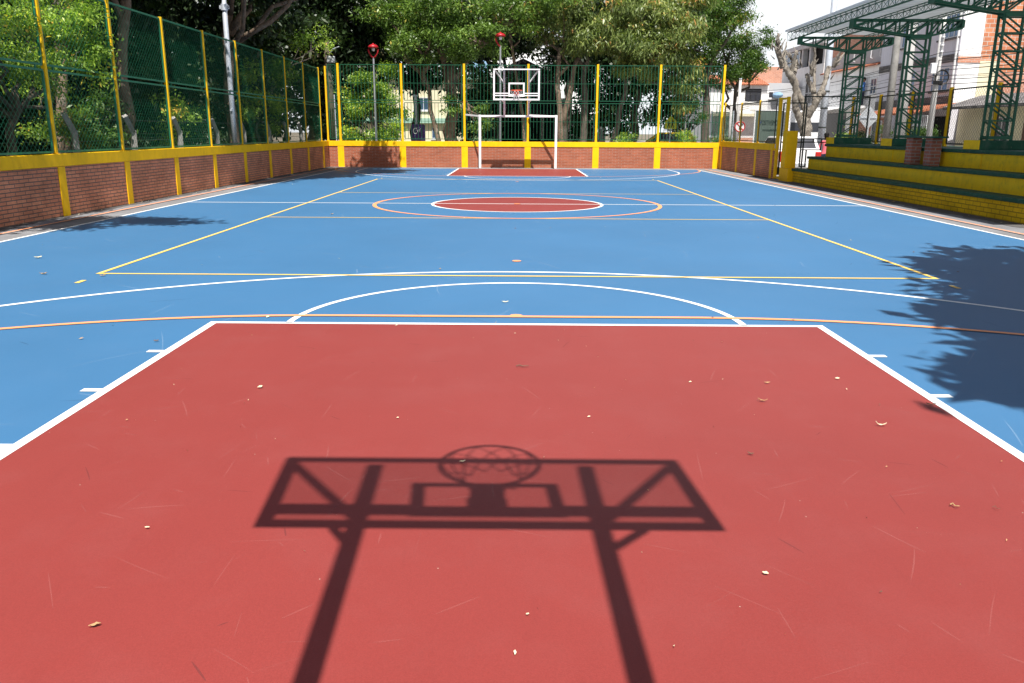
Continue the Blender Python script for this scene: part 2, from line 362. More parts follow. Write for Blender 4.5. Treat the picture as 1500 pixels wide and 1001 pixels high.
# pale tropical haze low in the sky, thinning with height, with faint cloud streaks
tc = nt.nodes.new('ShaderNodeTexCoord'); sx = nt.nodes.new('ShaderNodeSeparateXYZ'); nt.links.new(tc.outputs['Generated'], sx.inputs[0])
hz = ramp(nt, sx.outputs[2], [(0, (1, 1, 1, 1)), (.26, (.97, .97, .97, 1)), (.46, (0, 0, 0, 1))])
cl = noise(nt, tc.outputs['Generated'], 3.2, 6, .6); clm = ramp(nt, cl, [(.35, (.92, .92, .92, 1)), (.65, (1, 1, 1, 1))])
hcol = mixc(nt, (HAZE * .96 / SKY, HAZE * 1.0 / SKY, HAZE * 1.04 / SKY, 1), clm, 1.0, 'MULTIPLY')
nt.links.new(mixc(nt, sk.outputs[0], hcol, hz), bg.inputs[0])
sc.view_settings.view_transform = 'Standard'; sc.view_settings.look = 'None'; sc.view_settings.gamma = 1; sc.view_settings.exposure = 0.72
sc.view_settings.use_curve_mapping = False
sc.cycles.max_bounces = 6; sc.cycles.transparent_max_bounces = 24; sc.cycles.use_denoising = True

# ------------------------------------------------------------------ ground, court and its painted markings
XL, XR, YB = -7.05, 7.41, 16.80
struct(MB().sheet(-400, 400, -300, 600, -.020).build('ground', M['ground']))
struct(MB().sheet(-8.1, 8.80, -24, 18.1, -.012).build('apron', M['apron']), 'grey concrete strip round the painted court')
struct(MB().sheet(8.72, 19.2, -60, 120, -.014).build('street', M['asphalt']), 'pale worn street behind the bleachers')
struct(MB().sheet(-40, 8.7, 18.35, 30, -.014).build('path', M['pave']), 'paved park path behind the far wall')
def dirt_shade_strip(x, side, y0, y1, wd, seed, label):
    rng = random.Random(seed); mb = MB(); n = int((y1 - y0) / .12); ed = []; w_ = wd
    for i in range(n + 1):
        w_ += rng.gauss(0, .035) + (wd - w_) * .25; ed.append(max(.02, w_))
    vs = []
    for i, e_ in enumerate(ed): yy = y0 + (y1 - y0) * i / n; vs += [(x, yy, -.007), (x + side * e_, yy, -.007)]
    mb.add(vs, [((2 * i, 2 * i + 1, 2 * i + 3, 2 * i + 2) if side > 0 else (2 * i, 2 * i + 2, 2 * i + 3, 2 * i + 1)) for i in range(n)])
    struct(mb.build('dirt_shade_strip', M['dirt']), label)
dirt_shade_strip(-8.07, 1, -14, 18.0, .16, 1, 'dark dirt gathered along the foot of the left brick wall')
dirt_shade_strip(8.75, -1, -9, 8.9, .42, 2, 'dark asphalt and painted roof shade along the foot of the bleachers')  # dark strip puts most of the canopy's ground shade into the colour
dirt_shade_strip(8.60, -1, 10.6, 18.0, .14, 3, 'dark dirt gathered along the foot of the short right wall')
pv = MB(); pv.box(19.3, 22.98, -60, 120, -.02, .12); struct(pv.build('pavement', M['pave']), 'raised pavement in front of the houses')
court = struct(MB().sheet(XL - .02, XR + .02, -YB - .02, YB + .02, .0).build('court', M['blue'], origin=(0, 0, 0)), 'blue painted multi sport court')
ORG[court.name] = Vector((0, 0, 0))
rd = MB()
for s_ in (-1, 1):
    rd.sheet(-2.44, 2.44, min(s_ * 11.18, s_ * 16.78), max(s_ * 11.18, s_ * 16.78), .0015)
rd.add([(1.80 * math.cos(2 * math.pi * k / 96), 1.80 * math.sin(2 * math.pi * k / 96), .0015) for k in range(96)], [tuple(range(96))])
rd.build('red_paint', M['red'], court)
LW = .055
wl = MB(); z = .0032
wl.sheet(XL - LW / 2, XL + LW / 2, -YB, YB, z); wl.sheet(XR - LW / 2, XR + LW / 2, -YB, YB, z)
wl.sheet(XL + LW / 2, XR - LW / 2, -.03, .03, z)
wl.arc(0, 0, 1.765, 1.83, 0, 360, z, 160)
for s_ in (-1, 1):
    def sh(x0, x1, a, b): wl.sheet(x0, x1, min(s_ * a, s_ * b), max(s_ * a, s_ * b), z)
    sh(XL + LW / 2, XR - LW / 2, YB - LW / 2, YB + LW / 2)
    sh(-2.46, 2.46, 11.145, 11.20)
    for q in (-1, 1):
        x0, x1 = sorted((q * 2.40, q * 2.46)); sh(x0, x1, 11.20, YB - LW / 2)
        x0, x1 = sorted((q * 2.46, q * 2.57))
        for yy in (12.06, 12.94, 15.1): sh(x0, x1, yy - .027, yy + .027)
        x0, x1 = sorted((q * 2.46, q * 2.95))
        if s_ < 0: sh(x0, x1, 13.80 + (.20 if q > 0 else 0), 14.4)
        x0, x1 = sorted((q * 6.17, q * 6.22)); sh(x0, x1, 14.9, YB - LW / 2)
    a0 = 0 if s_ < 0 else 180
    wl.arc(0, s_ * 11.17, 1.80, 1.855, a0, a0 + 180, z, 96)
    wl.arc(0, s_ * 14.86, 6.165, 6.225, a0, a0 + 180, z, 128)
wl.build('white_line', M['white_line'], court)
yl = MB(); z = .0046
for y0 in (-8.96, 8.91): yl.sheet(-4.5, 4.5, y0, y0 + .05, z)
for x0 in (-4.5, 4.45): yl.sheet(x0, x0 + .05, -8.91, 8.91, z)
for y0 in (-3.03, 2.97): yl.sheet(-4.45, 4.45, y0, y0 + .05, z)
for x0 in (-4.42, 4.42):
    for y0 in (-9.50, 9.34): yl.sheet(x0 - .025, x0 + .025, y0, y0 + .16, z)
yl.build('yellow_line', M['yellow_line'], court)
ol = MB(); z = .0060
ol.arc(0, 0, 2.965, 3.045, 0, 360, z, 180); ol.arc(0, 0, 0, .07, 0, 360, z, 24)
for s_ in (-1, 1):
    a0 = 0 if s_ < 0 else 180
    for q in (-1, 1):
        A0, A1 = ((0, 90) if q > 0 else (90, 180)) if s_ < 0 else ((270, 360) if q > 0 else (180, 270))
        ol.arc(q * 1.5, s_ * YB, 5.87, 5.93, A0, A1, z, 64)
    ol.sheet(-1.5, 1.5, min(s_ * 10.87, s_ * 10.93), max(s_ * 10.87, s_ * 10.93), z)
    ol.arc(0, s_ * 7.89, 0, .055, 0, 360, z, 24); ol.arc(0, s_ * 10.87, 0, .055, a0, a0 + 180, z, 24)
for x0 in (-7.62, 7.80): ol.sheet(x0, x0 + .05, -YB - .3, YB + .3, z)
ol.build('orange_line', M['orange_line'], court)

def ribbons(n, region, z, wmin, wmax, lmin, lmax, name, mat, seed):
    rng = random.Random(seed); mb = MB()
    for _ in range(n):
        x = rng.uniform(region[0], region[1]); y = rng.uniform(region[2], region[3]); a = rng.uniform(0, 6.28); L = rng.uniform(lmin, lmax)
        k = rng.gauss(0, .55); wd = rng.uniform(wmin, wmax); ns = 12; pts = []
        for i in range(ns + 1):
            t = i / ns; pts.append((x, y, a, wd * math.sin(math.pi * min(max(t, .04), .96)) ** .5))
            a += k * L / ns; x += math.cos(a) * L / ns; y += math.sin(a) * L / ns
        vs = []
        for (px, py, pa, pw) in pts:
            vs += [(px - math.sin(pa) * pw / 2, py + math.cos(pa) * pw / 2, z), (px + math.sin(pa) * pw / 2, py - math.cos(pa) * pw / 2, z)]
        mb.add(vs, [(2 * i, 2 * i + 1, 2 * i + 3, 2 * i + 2) for i in range(ns)])
    o = mb.build(name, mat, court); o['kind'] = 'stuff'; return o
ribbons(230, (-2.35, 2.35, -15.6, -11.3), .0022, .001, .007, .04, .30, 'scuff_marks', M['scuff'], 17)
ribbons(190, (-6.8, 7.2, -14, -2), .0008, .004, .014, .12, .8, 'scuff_marks', M['scuff_blue'], 2)
ribbons(26, (-2.35, 2.35, -15.6, -11.3), .0025, .0015, .009, .03, .2, 'rubber_marks', M['rubber_mark'], 3)
ribbons(80, (-6.8, 7.2, -13.5, 2), .0010, .004, .014, .08, .45, 'rubber_marks', M['rubber_mark'], 4)

# ------------------------------------------------------------------ brick walls with yellow pillars and coping
def wall_run(label, p0, p1, inward, pillars, brickmat, pw=.22, top=1.075):
    """low wall from p0 to p1 (court face on that line); inward = unit vector toward the court"""
    p0 = Vector(p0 + (0,)); p1 = Vector(p1 + (0,)); d = (p1 - p0).normalized(); L = (p1 - p0).length; n = Vector(inward + (0,))
    t = thing('brick_wall', label, 'wall', tuple((p0 + p1) / 2))
    def bx(a, b_, o0, o1, z0, z1, mb):
        q = [p0 + d * a + n * o0, p0 + d * b_ + n * o0, p0 + d * b_ + n * o1, p0 + d * a + n * o1]
        if (q[1] - q[0]).cross(q[3] - q[0]).z < 0: q = [q[0], q[3], q[2], q[1]]
        mb.hexa([v + Vector((0, 0, z0)) for v in q] + [v + Vector((0, 0, z1)) for v in q])
    m = MB(); bx(0, L, -.14, 0, -.03, top - .22, m); m.build('brick_panel', brickmat, t)
    m = MB(); bx(0, L, -.16, .024, top - .215, top, m); m.build('coping', M['yellow'], t, bevel=.008)
    for c in pillars:
        m = MB(); bx(c - pw / 2, c + pw / 2, -.15, .018, -.03, top - .218, m); m.build('pillar', M['yellow'], t, bevel=.006)
    return t
LY = [-15.4, -12.9, -10.4, -7.9, -5.4, -2.9, -.4, 2.1, 4.6, 7.1, 9.6, 12.1, 14.6, 17.1]
wall_run('long red brick wall with yellow pillars along the left side of the court', (-8.07, -22.0), (-8.07, 18.24), (1, 0), [y + 22 for y in LY], M['brick'])
FX = [-7.55, -4.90, -2.26, .43, 3.33, 5.96]
wall_run('sunlit brick wall with yellow pillars behind the far goal', (-8.05, 18.1), (8.58, 18.1), (0, -1), [x + 8.05 for x in FX] + [16.52], M['brick_sunlit'], .27)
wall_run('short shaded brick wall with yellow pillars beside the gate', (8.60, 10.62), (8.60, 18.24), (-1, 0), [.13, 2.05, 4.6, 7.1], M['brick'], .20, 1.14)

def chainlink(mb, o, u, W, z0, z1, pitch=.085, r=.0024):
    """diamond wire netting filling a W wide panel that starts at o and runs along u"""
    o = Vector(o); u = Vector(u); H = z1 - z0; st = pitch * math.sqrt(2)
    k = 0.0
    while k < W + H:
        for sgn in (1, -1):
            # line  a = k - b  (sgn 1)  or  a = k - (H - b)
            b0 = max(0, k - W); b1 = min(H, k)
            if b1 - b0 > .01:
                pa = []
                for bb in (b0, b1):
                    a = k - bb; zz = bb if sgn > 0 else H - bb
                    pa.append(o + u * a + Vector((0, 0, z0 + zz)))
                mb.tube(pa, r, 3, cap=False)
        k += st

# left chain link fence
lf = thing('chain_link_fence', 'tall green chain link fence with yellow posts on the left brick wall', 'fence', (-8.13, 3, 1.075))
for i, y in enumerate(LY[2:]):
    m = MB(); m.box(-8.165, -8.095, y - .035, y + .035, 1.075, 3.97); m.build('post', M['yellow_steel'], lf, bevel=.006)
    if i + 2 == len(LY) - 1: break
    y0, y1 = y + .07, LY[i + 3] - .07
    for z0, z1 in ((1.11, 2.475), (2.565, 3.93)):
        m = MB()
        for zz in (z0, z1): m.box(-8.15, -8.115, y0, y1, zz - .018, zz + .018)
        for yy in (y0, y1): m.box(-8.149, -8.116, yy - .018, yy + .018, z0 + .018, z1 - .018)
        if z0 < 2:
            for yy in (y0 + .2, y1 - .2): m.box(-8.145, -8.12, yy - .012, yy + .012, 2.493, 2.547)
        fr = m.build('panel_frame', M['green'], lf)
        m = MB(); chainlink(m, (-8.132, y0, 0), (0, 1, 0), y1 - y0, z0, z1); m.build('wire_netting', M['chain'], fr, uv=False)

# far picket fence
ff = thing('steel_picket_fence', 'green steel bar fence with yellow posts on the wall behind the far goal', 'fence', (.3, 18.17, 1.075))
FP = [-8.08] + FX + [8.62]
for i, x in enumerate(FP):
    if i == 0:
        m = MB(); m.box(x - .035, x + .035, 18.135, 18.205, 1.075, 4.1)
    else:
        m = MB(); m.box(x - .045, x + .045, 18.135, 18.215, 1.075, 4.22)
    m.build('post', M['yellow_steel'], ff, bevel=.006)
    if i == len(FP) - 1: break
    x0, x1 = x + .10, FP[i + 1] - .10
    for z0, z1, zm in ((1.17, 2.65, 1.90), (2.75, 4.17, 3.44)):
        m = MB()
        for zz in (z0, z1): m.box(x0, x1, 18.15, 18.185, zz - .013, zz + .013)
        m.box(x0 + .018, x1 - .018, 18.155, 18.18, zm - .008, zm + .008)
        for xx in (x0, x1): m.box(xx - .018, xx + .018, 18.152, 18.183, z0 + .018, z1 - .018)
        if i > 0:
            npk = int((x1 - x0) / .14)
            for k in range(1, npk):
                xx = x0 + (x1 - x0) * k / npk
                m.tube([(xx, 18.1675, z0 + .018), (xx, 18.1675, z1 - .018)], .0105, 6, cap=False)
        fr = m.build('bar_panel', M['fence_green'], ff)
        if i == 0:
            m = MB(); chainlink(m, (x0, 18.168, 0), (1, 0, 0), x1 - x0, z0, z1); m.build('wire_netting', M['chain'], fr, uv=False)

# right short fence over the shaded wall
rf = thing('chain_link_fence', 'short chain link fence with yellow posts between the far corner and the gate', 'fence', (8.66, 14, 1.14))
RY = [10.75, 12.75, 15.2, 17.8]
for i, y in enumerate(RY):
    if i: m = MB(); m.box(8.63, 8.69, y - .03, y + .03, 1.14, 2.62 if i < 3 else 2.7); m.build('post', M['yellow_steel'], rf, bevel=.005)
    if i == 3: break
    y0, y1 = y + .06, RY[i + 1] - .06
    m = MB()
    for zz in (1.20, 2.56): m.box(8.645, 8.675, y0, y1, zz - .015, zz + .015)
    for yy in (y0, y1): m.box(8.646, 8.674, yy - .015, yy + .015, 1.215, 2.545)
    fr = m.build('panel_frame', M['black_steel'], rf)
    m = MB(); chainlink(m, (8.66, y0, 0), (0, 1, 0), y1 - y0, 1.2, 2.56, .075, .002); m.build('wire_netting', M['chain_dark'], fr, uv=False)

# gate in the right wall
gt = thing('entrance_gate', 'narrow yellow framed gate standing open between the brick wall and the bleachers', 'gate', (8.66, 10.0, 0))
for y in (10.42, 9.62):
    m = MB(); m.box(8.61, 8.71, y - .05, y + .05, .0 if y > 10 else 1.5, 2.62); m.build('gate_post', M['yellow_steel'], gt, bevel=.008)
m = MB(); m.box(8.63, 8.69, 9.67, 10.37, 2.54, 2.60); m.build('lintel', M['yellow_steel'], gt, bevel=.006)
m = MB(); m.box(8.62, 8.70, 9.70, 10.37, .02, .09); m.build('threshold', M['yellow_steel'], gt, bevel=.006)
m = MB()
for x in (8.75, 9.5):
    m.box(x - .02, x + .02, 10.33, 10.37, .15, 2.45)
for zz in (.15, 1.2, 2.45): m.box(8.77, 9.48, 10.335, 10.365, zz - .02, zz + .02)
lv = m.build('gate_leaf', M['black_steel'], gt)
m = MB(); chainlink(m, (8.77, 10.35, 0), (1, 0, 0), .71, .17, 2.43, .075, .002); m.build('wire_netting', M['chain_dark'], lv, uv=False)
m = MB(); m.box(8.595, 8.615, 10.40, 10.46, 1.0, 1.14); m.build('lock_plate', M['sign_back'], gt)
gp = thing('gate_pillar', 'thick yellow masonry pillar with a wider foot at the start of the bleachers', 'pillar', (8.78, 9.4, 0))
m = MB(); m.box(8.60, 8.95, 9.30, 9.72, .40, 1.56); m.build('shaft', M['yellow'], gp, bevel=.01)
m = MB(); m.box(8.58, 8.97, 8.86, 9.74, -.02, .395); m.build('foot', M['yellow'], gp, bevel=.01)

# ------------------------------------------------------------------ bleachers
BL0, BL1 = -13.0, 8.85
bl = thing('bleachers', 'stepped yellow concrete bleachers with dark green seat edges under the canopy', 'bleachers', (9.7, -2, 0))
XS = [8.75, 9.18, 9.61]; ZS = [.41, .79, 1.18]; ENDY = [8.85, 8.80, 8.55]
for i in range(3):
    x1 = XS[i + 1] if i < 2 else 11.5
    e = ENDY[i]
    m = MB(); m.box(XS[i], x1 + .02 if i < 2 else x1, BL0 + .01 * i, e, -.02 if i == 0 else ZS[i - 1] - .02, ZS[i] - .08); m.build('riser', M['brick_yellow'] if i == 0 else M['yellow_dull'], bl)
    m = MB(); m.box(XS[i] - .055, x1 + .01 if i < 2 else x1, BL0 + .01 * i, e + .03, ZS[i] - .078, ZS[i]); m.build('seat_edge', M['green_cap'], bl, bevel=.018)
for y in (8.0, 4.1, .0, -3.9):
    m = MB(); m.box(9.592, 9.62, y - .22, y + .22, .795, 1.095); m.build('pilaster', M['yellow_dull'], bl, bevel=.005)
bt = thing('brick_table', 'small brick table with a thin green slab on the middle bleacher step', 'table', (9.4, 1.8, .79))
for y in (2.33, 1.40):
    m = MB(); m.box(9.27, 9.49, y - .16, y + .16, .79, 1.40); m.build('brick_leg', M['brick_table'], bt)
m = MB(); m.box(9.21, 9.53, 1.05, 2.60, 1.402, 1.44); m.build('slab', M['green_cap'], bt, bevel=.006)

# stepped end railing
er = thing('end_railing', 'dark stepped railing closing the far end of the bleachers', 'railing', (9.6, 9.0, .4))
m = MB(); T = .035
for (a, b_) in (((8.97, .47), (9.15, .47)), ((9.15, .45), (9.15, .98)), ((8.97, .98), (9.60, .98)), ((9.60, .96), (9.60, 1.32)), ((8.97, 1.32), (10.0, 1.32)), ((8.97, 1.22), (10.0, 1.22)), ((9.35, 1.22), (9.35, 1.32)), ((8.97, .45), (8.97, 2.62))):
    m.bar((a[0], 9.0, a[1]), (b_[0], 9.0, b_[1]), T)
m.build('rail', M['black_steel'], er)
m = MB(); m.bar((8.97, 9.0, 2.60), (11.0, 9.0, 2.60), T); m.bar((10.98, 9.0, 1.2), (10.98, 9.0, 2.60), T); m.build('top_rail', M['black_steel'], er)
m = MB(); chainlink(m, (8.99, 9.0, 0), (1, 0, 0), 1.98, 1.33, 2.58, .075, .0022); m.build('wire_netting', M['chain_dark'], er, uv=False)

# fence behind the bleachers
bf = thing('chain_link_fence', 'chain link fence with yellow posts along the back of the bleachers', 'fence', (11, 2, 1.18))
BY = [10.3, 8.23, 6.15, 4.10, 1.95, -.15, -2.2, -4.3]
for i, y in enumerate(BY):
    m = MB(); m.box(10.96, 11.04, y - .04, y + .04, .0 if y > 8.6 else 1.18, 2.64); m.build('post', M['yellow_steel'], bf, bevel=.006)
    if i == len(BY) - 1: break
    y0, y1 = BY[i + 1] + .08, y - .08
    m = MB()
    for zz in (1.25, 2.58): m.box(10.985, 11.015, y0, y1, zz - .016, zz + .016)
    for yy in (y0, y1): m.box(10.986, 11.014, yy - .016, yy + .016, 1.266, 2.564)
    fr = m.build('panel_frame', M['black_steel'], bf)
    m = MB(); chainlink(m, (11.0, y0, 0), (0, 1, 0), y1 - y0, 1.25, 2.58, .075, .0026); m.build('wire_netting', M['chain_dark'], fr, uv=False)

# canopy: lattice columns, tapered cantilever beams, joists and corrugated roof
cn = thing('canopy', 'green lattice steel canopy with a pale corrugated roof over the bleachers', 'canopy', (9.9, 2, 1.18))
CXL, CXR = 9.86, 10.36
for ci, cyy in enumerate((8.3, 4.35, .25, -3.7)):
    m = MB(); m.box(9.62, 10.75, cyy - .30, cyy + .30, 1.18, 1.37); pl = m.build('plinth', M['green_cap'], cn, bevel=.01)
    m = MB(); m.box(9.598, 9.618, cyy - .30, cyy + .30, 1.182, 1.37); m.build('plinth_face', M['yellow_dull'], pl)
    m = MB()
    for x in (CXL, CXR):
        for yy in (cyy - .11, cyy + .11): m.bar((x, yy, 1.37), (x, yy, 4.24), .045)
    nz = 7
    for k in range(nz + 1):
        zz = 1.42 + (3.84 - 1.42) * k / nz
        for yy in (cyy - .11, cyy + .11):
            if 0 < k < nz: m.bar((CXL, yy, zz), (CXR, yy, zz), .028)
            else: m.bar((CXL, yy, zz), (CXR, yy, zz), .07)
            if k < nz:
                z2 = 1.42 + (3.84 - 1.42) * (k + 1) / nz
                if ci == 0: m.bar((CXL, yy, zz), (CXR, yy, z2), .028)
                else: m.bar((CXR, yy, zz), (CXL, yy, z2), .028)
        for x in (CXL, CXR): m.bar((x, cyy - .11, zz), (x, cyy + .11, zz), .035)
    m.build('column', M['dark_green'], cn)
    m = MB()
    for yy in (cyy - .11, cyy + .11):
        m.bar((8.42, yy, 4.25), (11.13, yy, 4.25), .035, .045)
        m.bar((8.42, yy, 4.09), (CXL, yy, 3.88), .04, .05); m.bar((CXR, yy, 3.88), (11.13, yy, 4.06), .04, .05); m.bar((CXL - .02, yy, 3.88), (CXR + .02, yy, 3.88), .04, .06)
        for x in (8.42, 11.13): m.bar((x, yy, 4.07), (x, yy, 4.25), .07)
        xs = [8.42, 8.85, 9.2, 9.55, CXL]
        for k in range(4):
            za = 4.09 + (3.88 - 4.09) * (xs[k] - 8.42) / (CXL - 8.42); m.bar((xs[k + 1], yy, 4.25), (xs[k], yy, za), .035)
            if k: m.bar((xs[k], yy, za), (xs[k], yy, 4.25), .03)
        m.bar((CXL, yy, 3.88), (CXR, yy, 4.25), .035)
        xs = [CXR, 10.62, 10.88, 11.13]
        for k in range(3):
            za = 3.88 + .18 * (xs[k] - CXR) / (11.13 - CXR); m.bar((xs[k], yy, za), (xs[k + 1], yy, 4.25), .035)
            if k: m.bar((xs[k], yy, za), (xs[k], yy, 4.25), .03)
    for x in (8.42, 11.13): m.bar((x, cyy - .11, 4.16), (x, cyy + .11, 4.16), .06, .2)
    m.build('beam', M['dark_green'], cn)
RY0, RY1 = -5.9, 9.75
def roof_z(x): return 4.60 - .035 * (x - 8.5)
for x in (8.55, 9.72, 10.95):
    m = MB(); zb, zt = 4.315, roof_z(x) - .06
    m.bar((x, RY0 + .3, zb), (x, RY1 - .05, zb), .035)
    for dx in (-.09, .09): m.bar((x + dx, RY0 + .1, zt), (x + dx, RY1 - .1, zt), .022)
    n = int((RY1 - RY0) / .36); yy = RY0 + .3
    for k in range(n):
        ya, yb = yy + k * .36, yy + k * .36 + .18
        for dx in (-.09, .09):
            m.tube([(x, ya, zb), (x + dx, yb, zt)],   .0055, 5, cap=False); m.tube([(x + dx, yb, zt), (x, ya + .36, zb)], .0055, 5, cap=False)
    m.build('joist', M['dark_green'], cn)
m = MB(); prof = []
y = RY0
while y < RY1 - .01:
    for dy, dz in ((0, 0), (.17, 0), (.185, .035), (.225, .035), (.24, 0)): prof.append((y + dy, dz))
    y += .24
vs = []; 
for x in (8.46, 11.35):
    for (yy, dz) in prof: vs.append((x, yy, roof_z(x) + dz))
n = len(prof); m.add(vs, [(k, n + k, n + k + 1, k + 1) for k in range(n - 1)])
rs = m.build('roof_sheet', M['roof_sheet'], cn)
so = rs.modifiers.new('thick', 'SOLIDIFY'); so.thickness = .012; so.offset = 1
m = MB(); m.box(8.40, 8.455, RY0, RY1, roof_z(8.4) - .03, roof_z(8.4) + .02); m.build('edge_flashing', M['roof_sheet'], cn)

# ------------------------------------------------------------------ goals with basketball hoops
def hoop(label, loc, rotz, bars, zlow, zb=2.69, lean=0.0):
    t = thing('goal_and_hoop', label, 'basketball goal', (0, 0, 0), 'goals with basketball hoops')
    W = M['white_steel']; m = MB()
    for x in (-1.56, 1.58):
        m = MB(); m.box(x - .05, x + .05, 1.0, 1.1, 0, 2.15); m.build('goal_post', W, t, bevel=.012)
    m = MB(); m.box(-1.51, 1.53, 1.015, 1.085, 2.06, 2.14); m.build('crossbar', W, t, bevel=.012)
    for (x0, x1) in bars:
        m = MB(); m.bar((x0, 1.1, 2.10), (x1, 1.98, 2.17), .06); m.build('stay_bar', W, t)
    for x in (-.55, .43):
        xt = x + (lean * .4 if x < 0 else 0); xb = x + (lean * 1.6 if x < 0 else 0); m = MB(); m.bar((xb, 1.04, 2.12), (xt, .06, 3.85), .075, .075); m.build('support_post', W, t)
    X0, X1, Z0, Z1 = -.98, .86, zb, 3.88 + (2.69 - zb) * .4; cx = -.06
    m = MB(); e = .065
    m.box(X0, X1, -.02, .02, Z0, Z0 + e); m.box(X0, X1, -.02, .02, Z1 - .045, Z1)
    m.box(X0, X0 + e, -.02, .02, Z0 + e, Z1 - e); m.box(X1 - e, X1, -.02, .02, Z0 + e, Z1 - e)
    for zz in (2.87, 2.955): m.box(X0 + e, cx - .32, -.018, .018, zz - .02, zz + .02); m.box(cx + .32, X1 - e, -.018, .018, zz - .02, zz + .02)
    fr = m.build('board_frame', W, t, bevel=.004)
    m = MB(); m.box(cx - .32, cx + .32, -.026, -.016, 3.30, 3.36); m.box(cx - .32, cx + .32, -.026, .016, 2.83, 2.93)
    m.box(cx - .32, cx - .26, -.026, -.016, 2.93, 3.30); m.box(cx + .26, cx + .32, -.026, -.016, 2.93, 3.30); m.build('target_square', W, t)
    m = MB(); m.box(X0 + e, X1 - e, -.004, .004, Z0 + e, Z1 - e); m.build('board_pane', M['board_glass'], fr)
    m = MB()
    for q in (-1, 1):
        xc = cx + q * .90; xp = -.55 if q < 0 else .43
        dp = lambda zz: .06 + (3.85 - zz) * .567
        m.bar((xc - q * .03, .035, 3.84), (xp, dp(3.36), 3.36), .04); m.bar((cx + q * .61, .035, zb + .05), (xp, dp(zlow), zlow), .032)
    m.build('brace', W, t)
    rx, ry, rr = cx, -.40, .23
    m = MB(); m.tube([(rx + rr * math.cos(2 * math.pi * k / 32), ry + rr * math.sin(2 * math.pi * k / 32), 3.05) for k in range(33)], .011, 8, cap=False)
    m.box(rx - .075, rx + .075, -.17, -.02, 3.02, 3.045); m.box(rx - .085, rx + .085, -.035, -.026, 2.88, 3.06)
    for q in (-1, 1): m.bar((rx + q * .06, -.03, 2.90), (rx + q * .06, -.19, 3.03), .016)
    rim = m.build('rim', M['orange_steel'], t)
    m = MB(); rng = random.Random(5); rows = [(0, .225, 3.045), (1, .19, 2.96), (0, .155, 2.87), (1, .13, 2.78), (0, .12, 2.68)]; nn = 10
    for a in range(4):
        oa, ra, za = rows[a]; ob, rb, zb = rows[a + 1]
        for k in range(nn):
            ta = 2 * math.pi * (k + .5 * oa) / nn
            for dk in (-.5, .5):
                tb = ta + 2 * math.pi * dk / nn
                m.tube([(rx + ra * math.cos(ta), ry + ra * math.sin(ta), za), (rx + .5 * (ra + rb) * math.cos((ta + tb) / 2), ry + .5 * (ra + rb) * math.sin((ta + tb) / 2), (za + zb) / 2 - .008), (rx + rb * math.cos(tb), ry + rb * math.sin(tb), zb + rng.uniform(-.01, .01))], .0045, 4, cap=False)
    m.build('net', M['net'], rim, uv=False)
    t.location = loc; t.rotation_euler = (0, 0, rotz); return t
hoop('white futsal goal topped by a clear basketball board at the far end wall', (0, 16.05, 0), 0, ((-1.56, -2.18), (1.58, .44)), 2.62)
hoop('white goal and hoop frame over the camera casting its shadow on the red key', (-.035, -16.03, 0), math.pi, ((-1.56, -1.62), (1.58, 1.52)), 3.17, 2.64, .028)

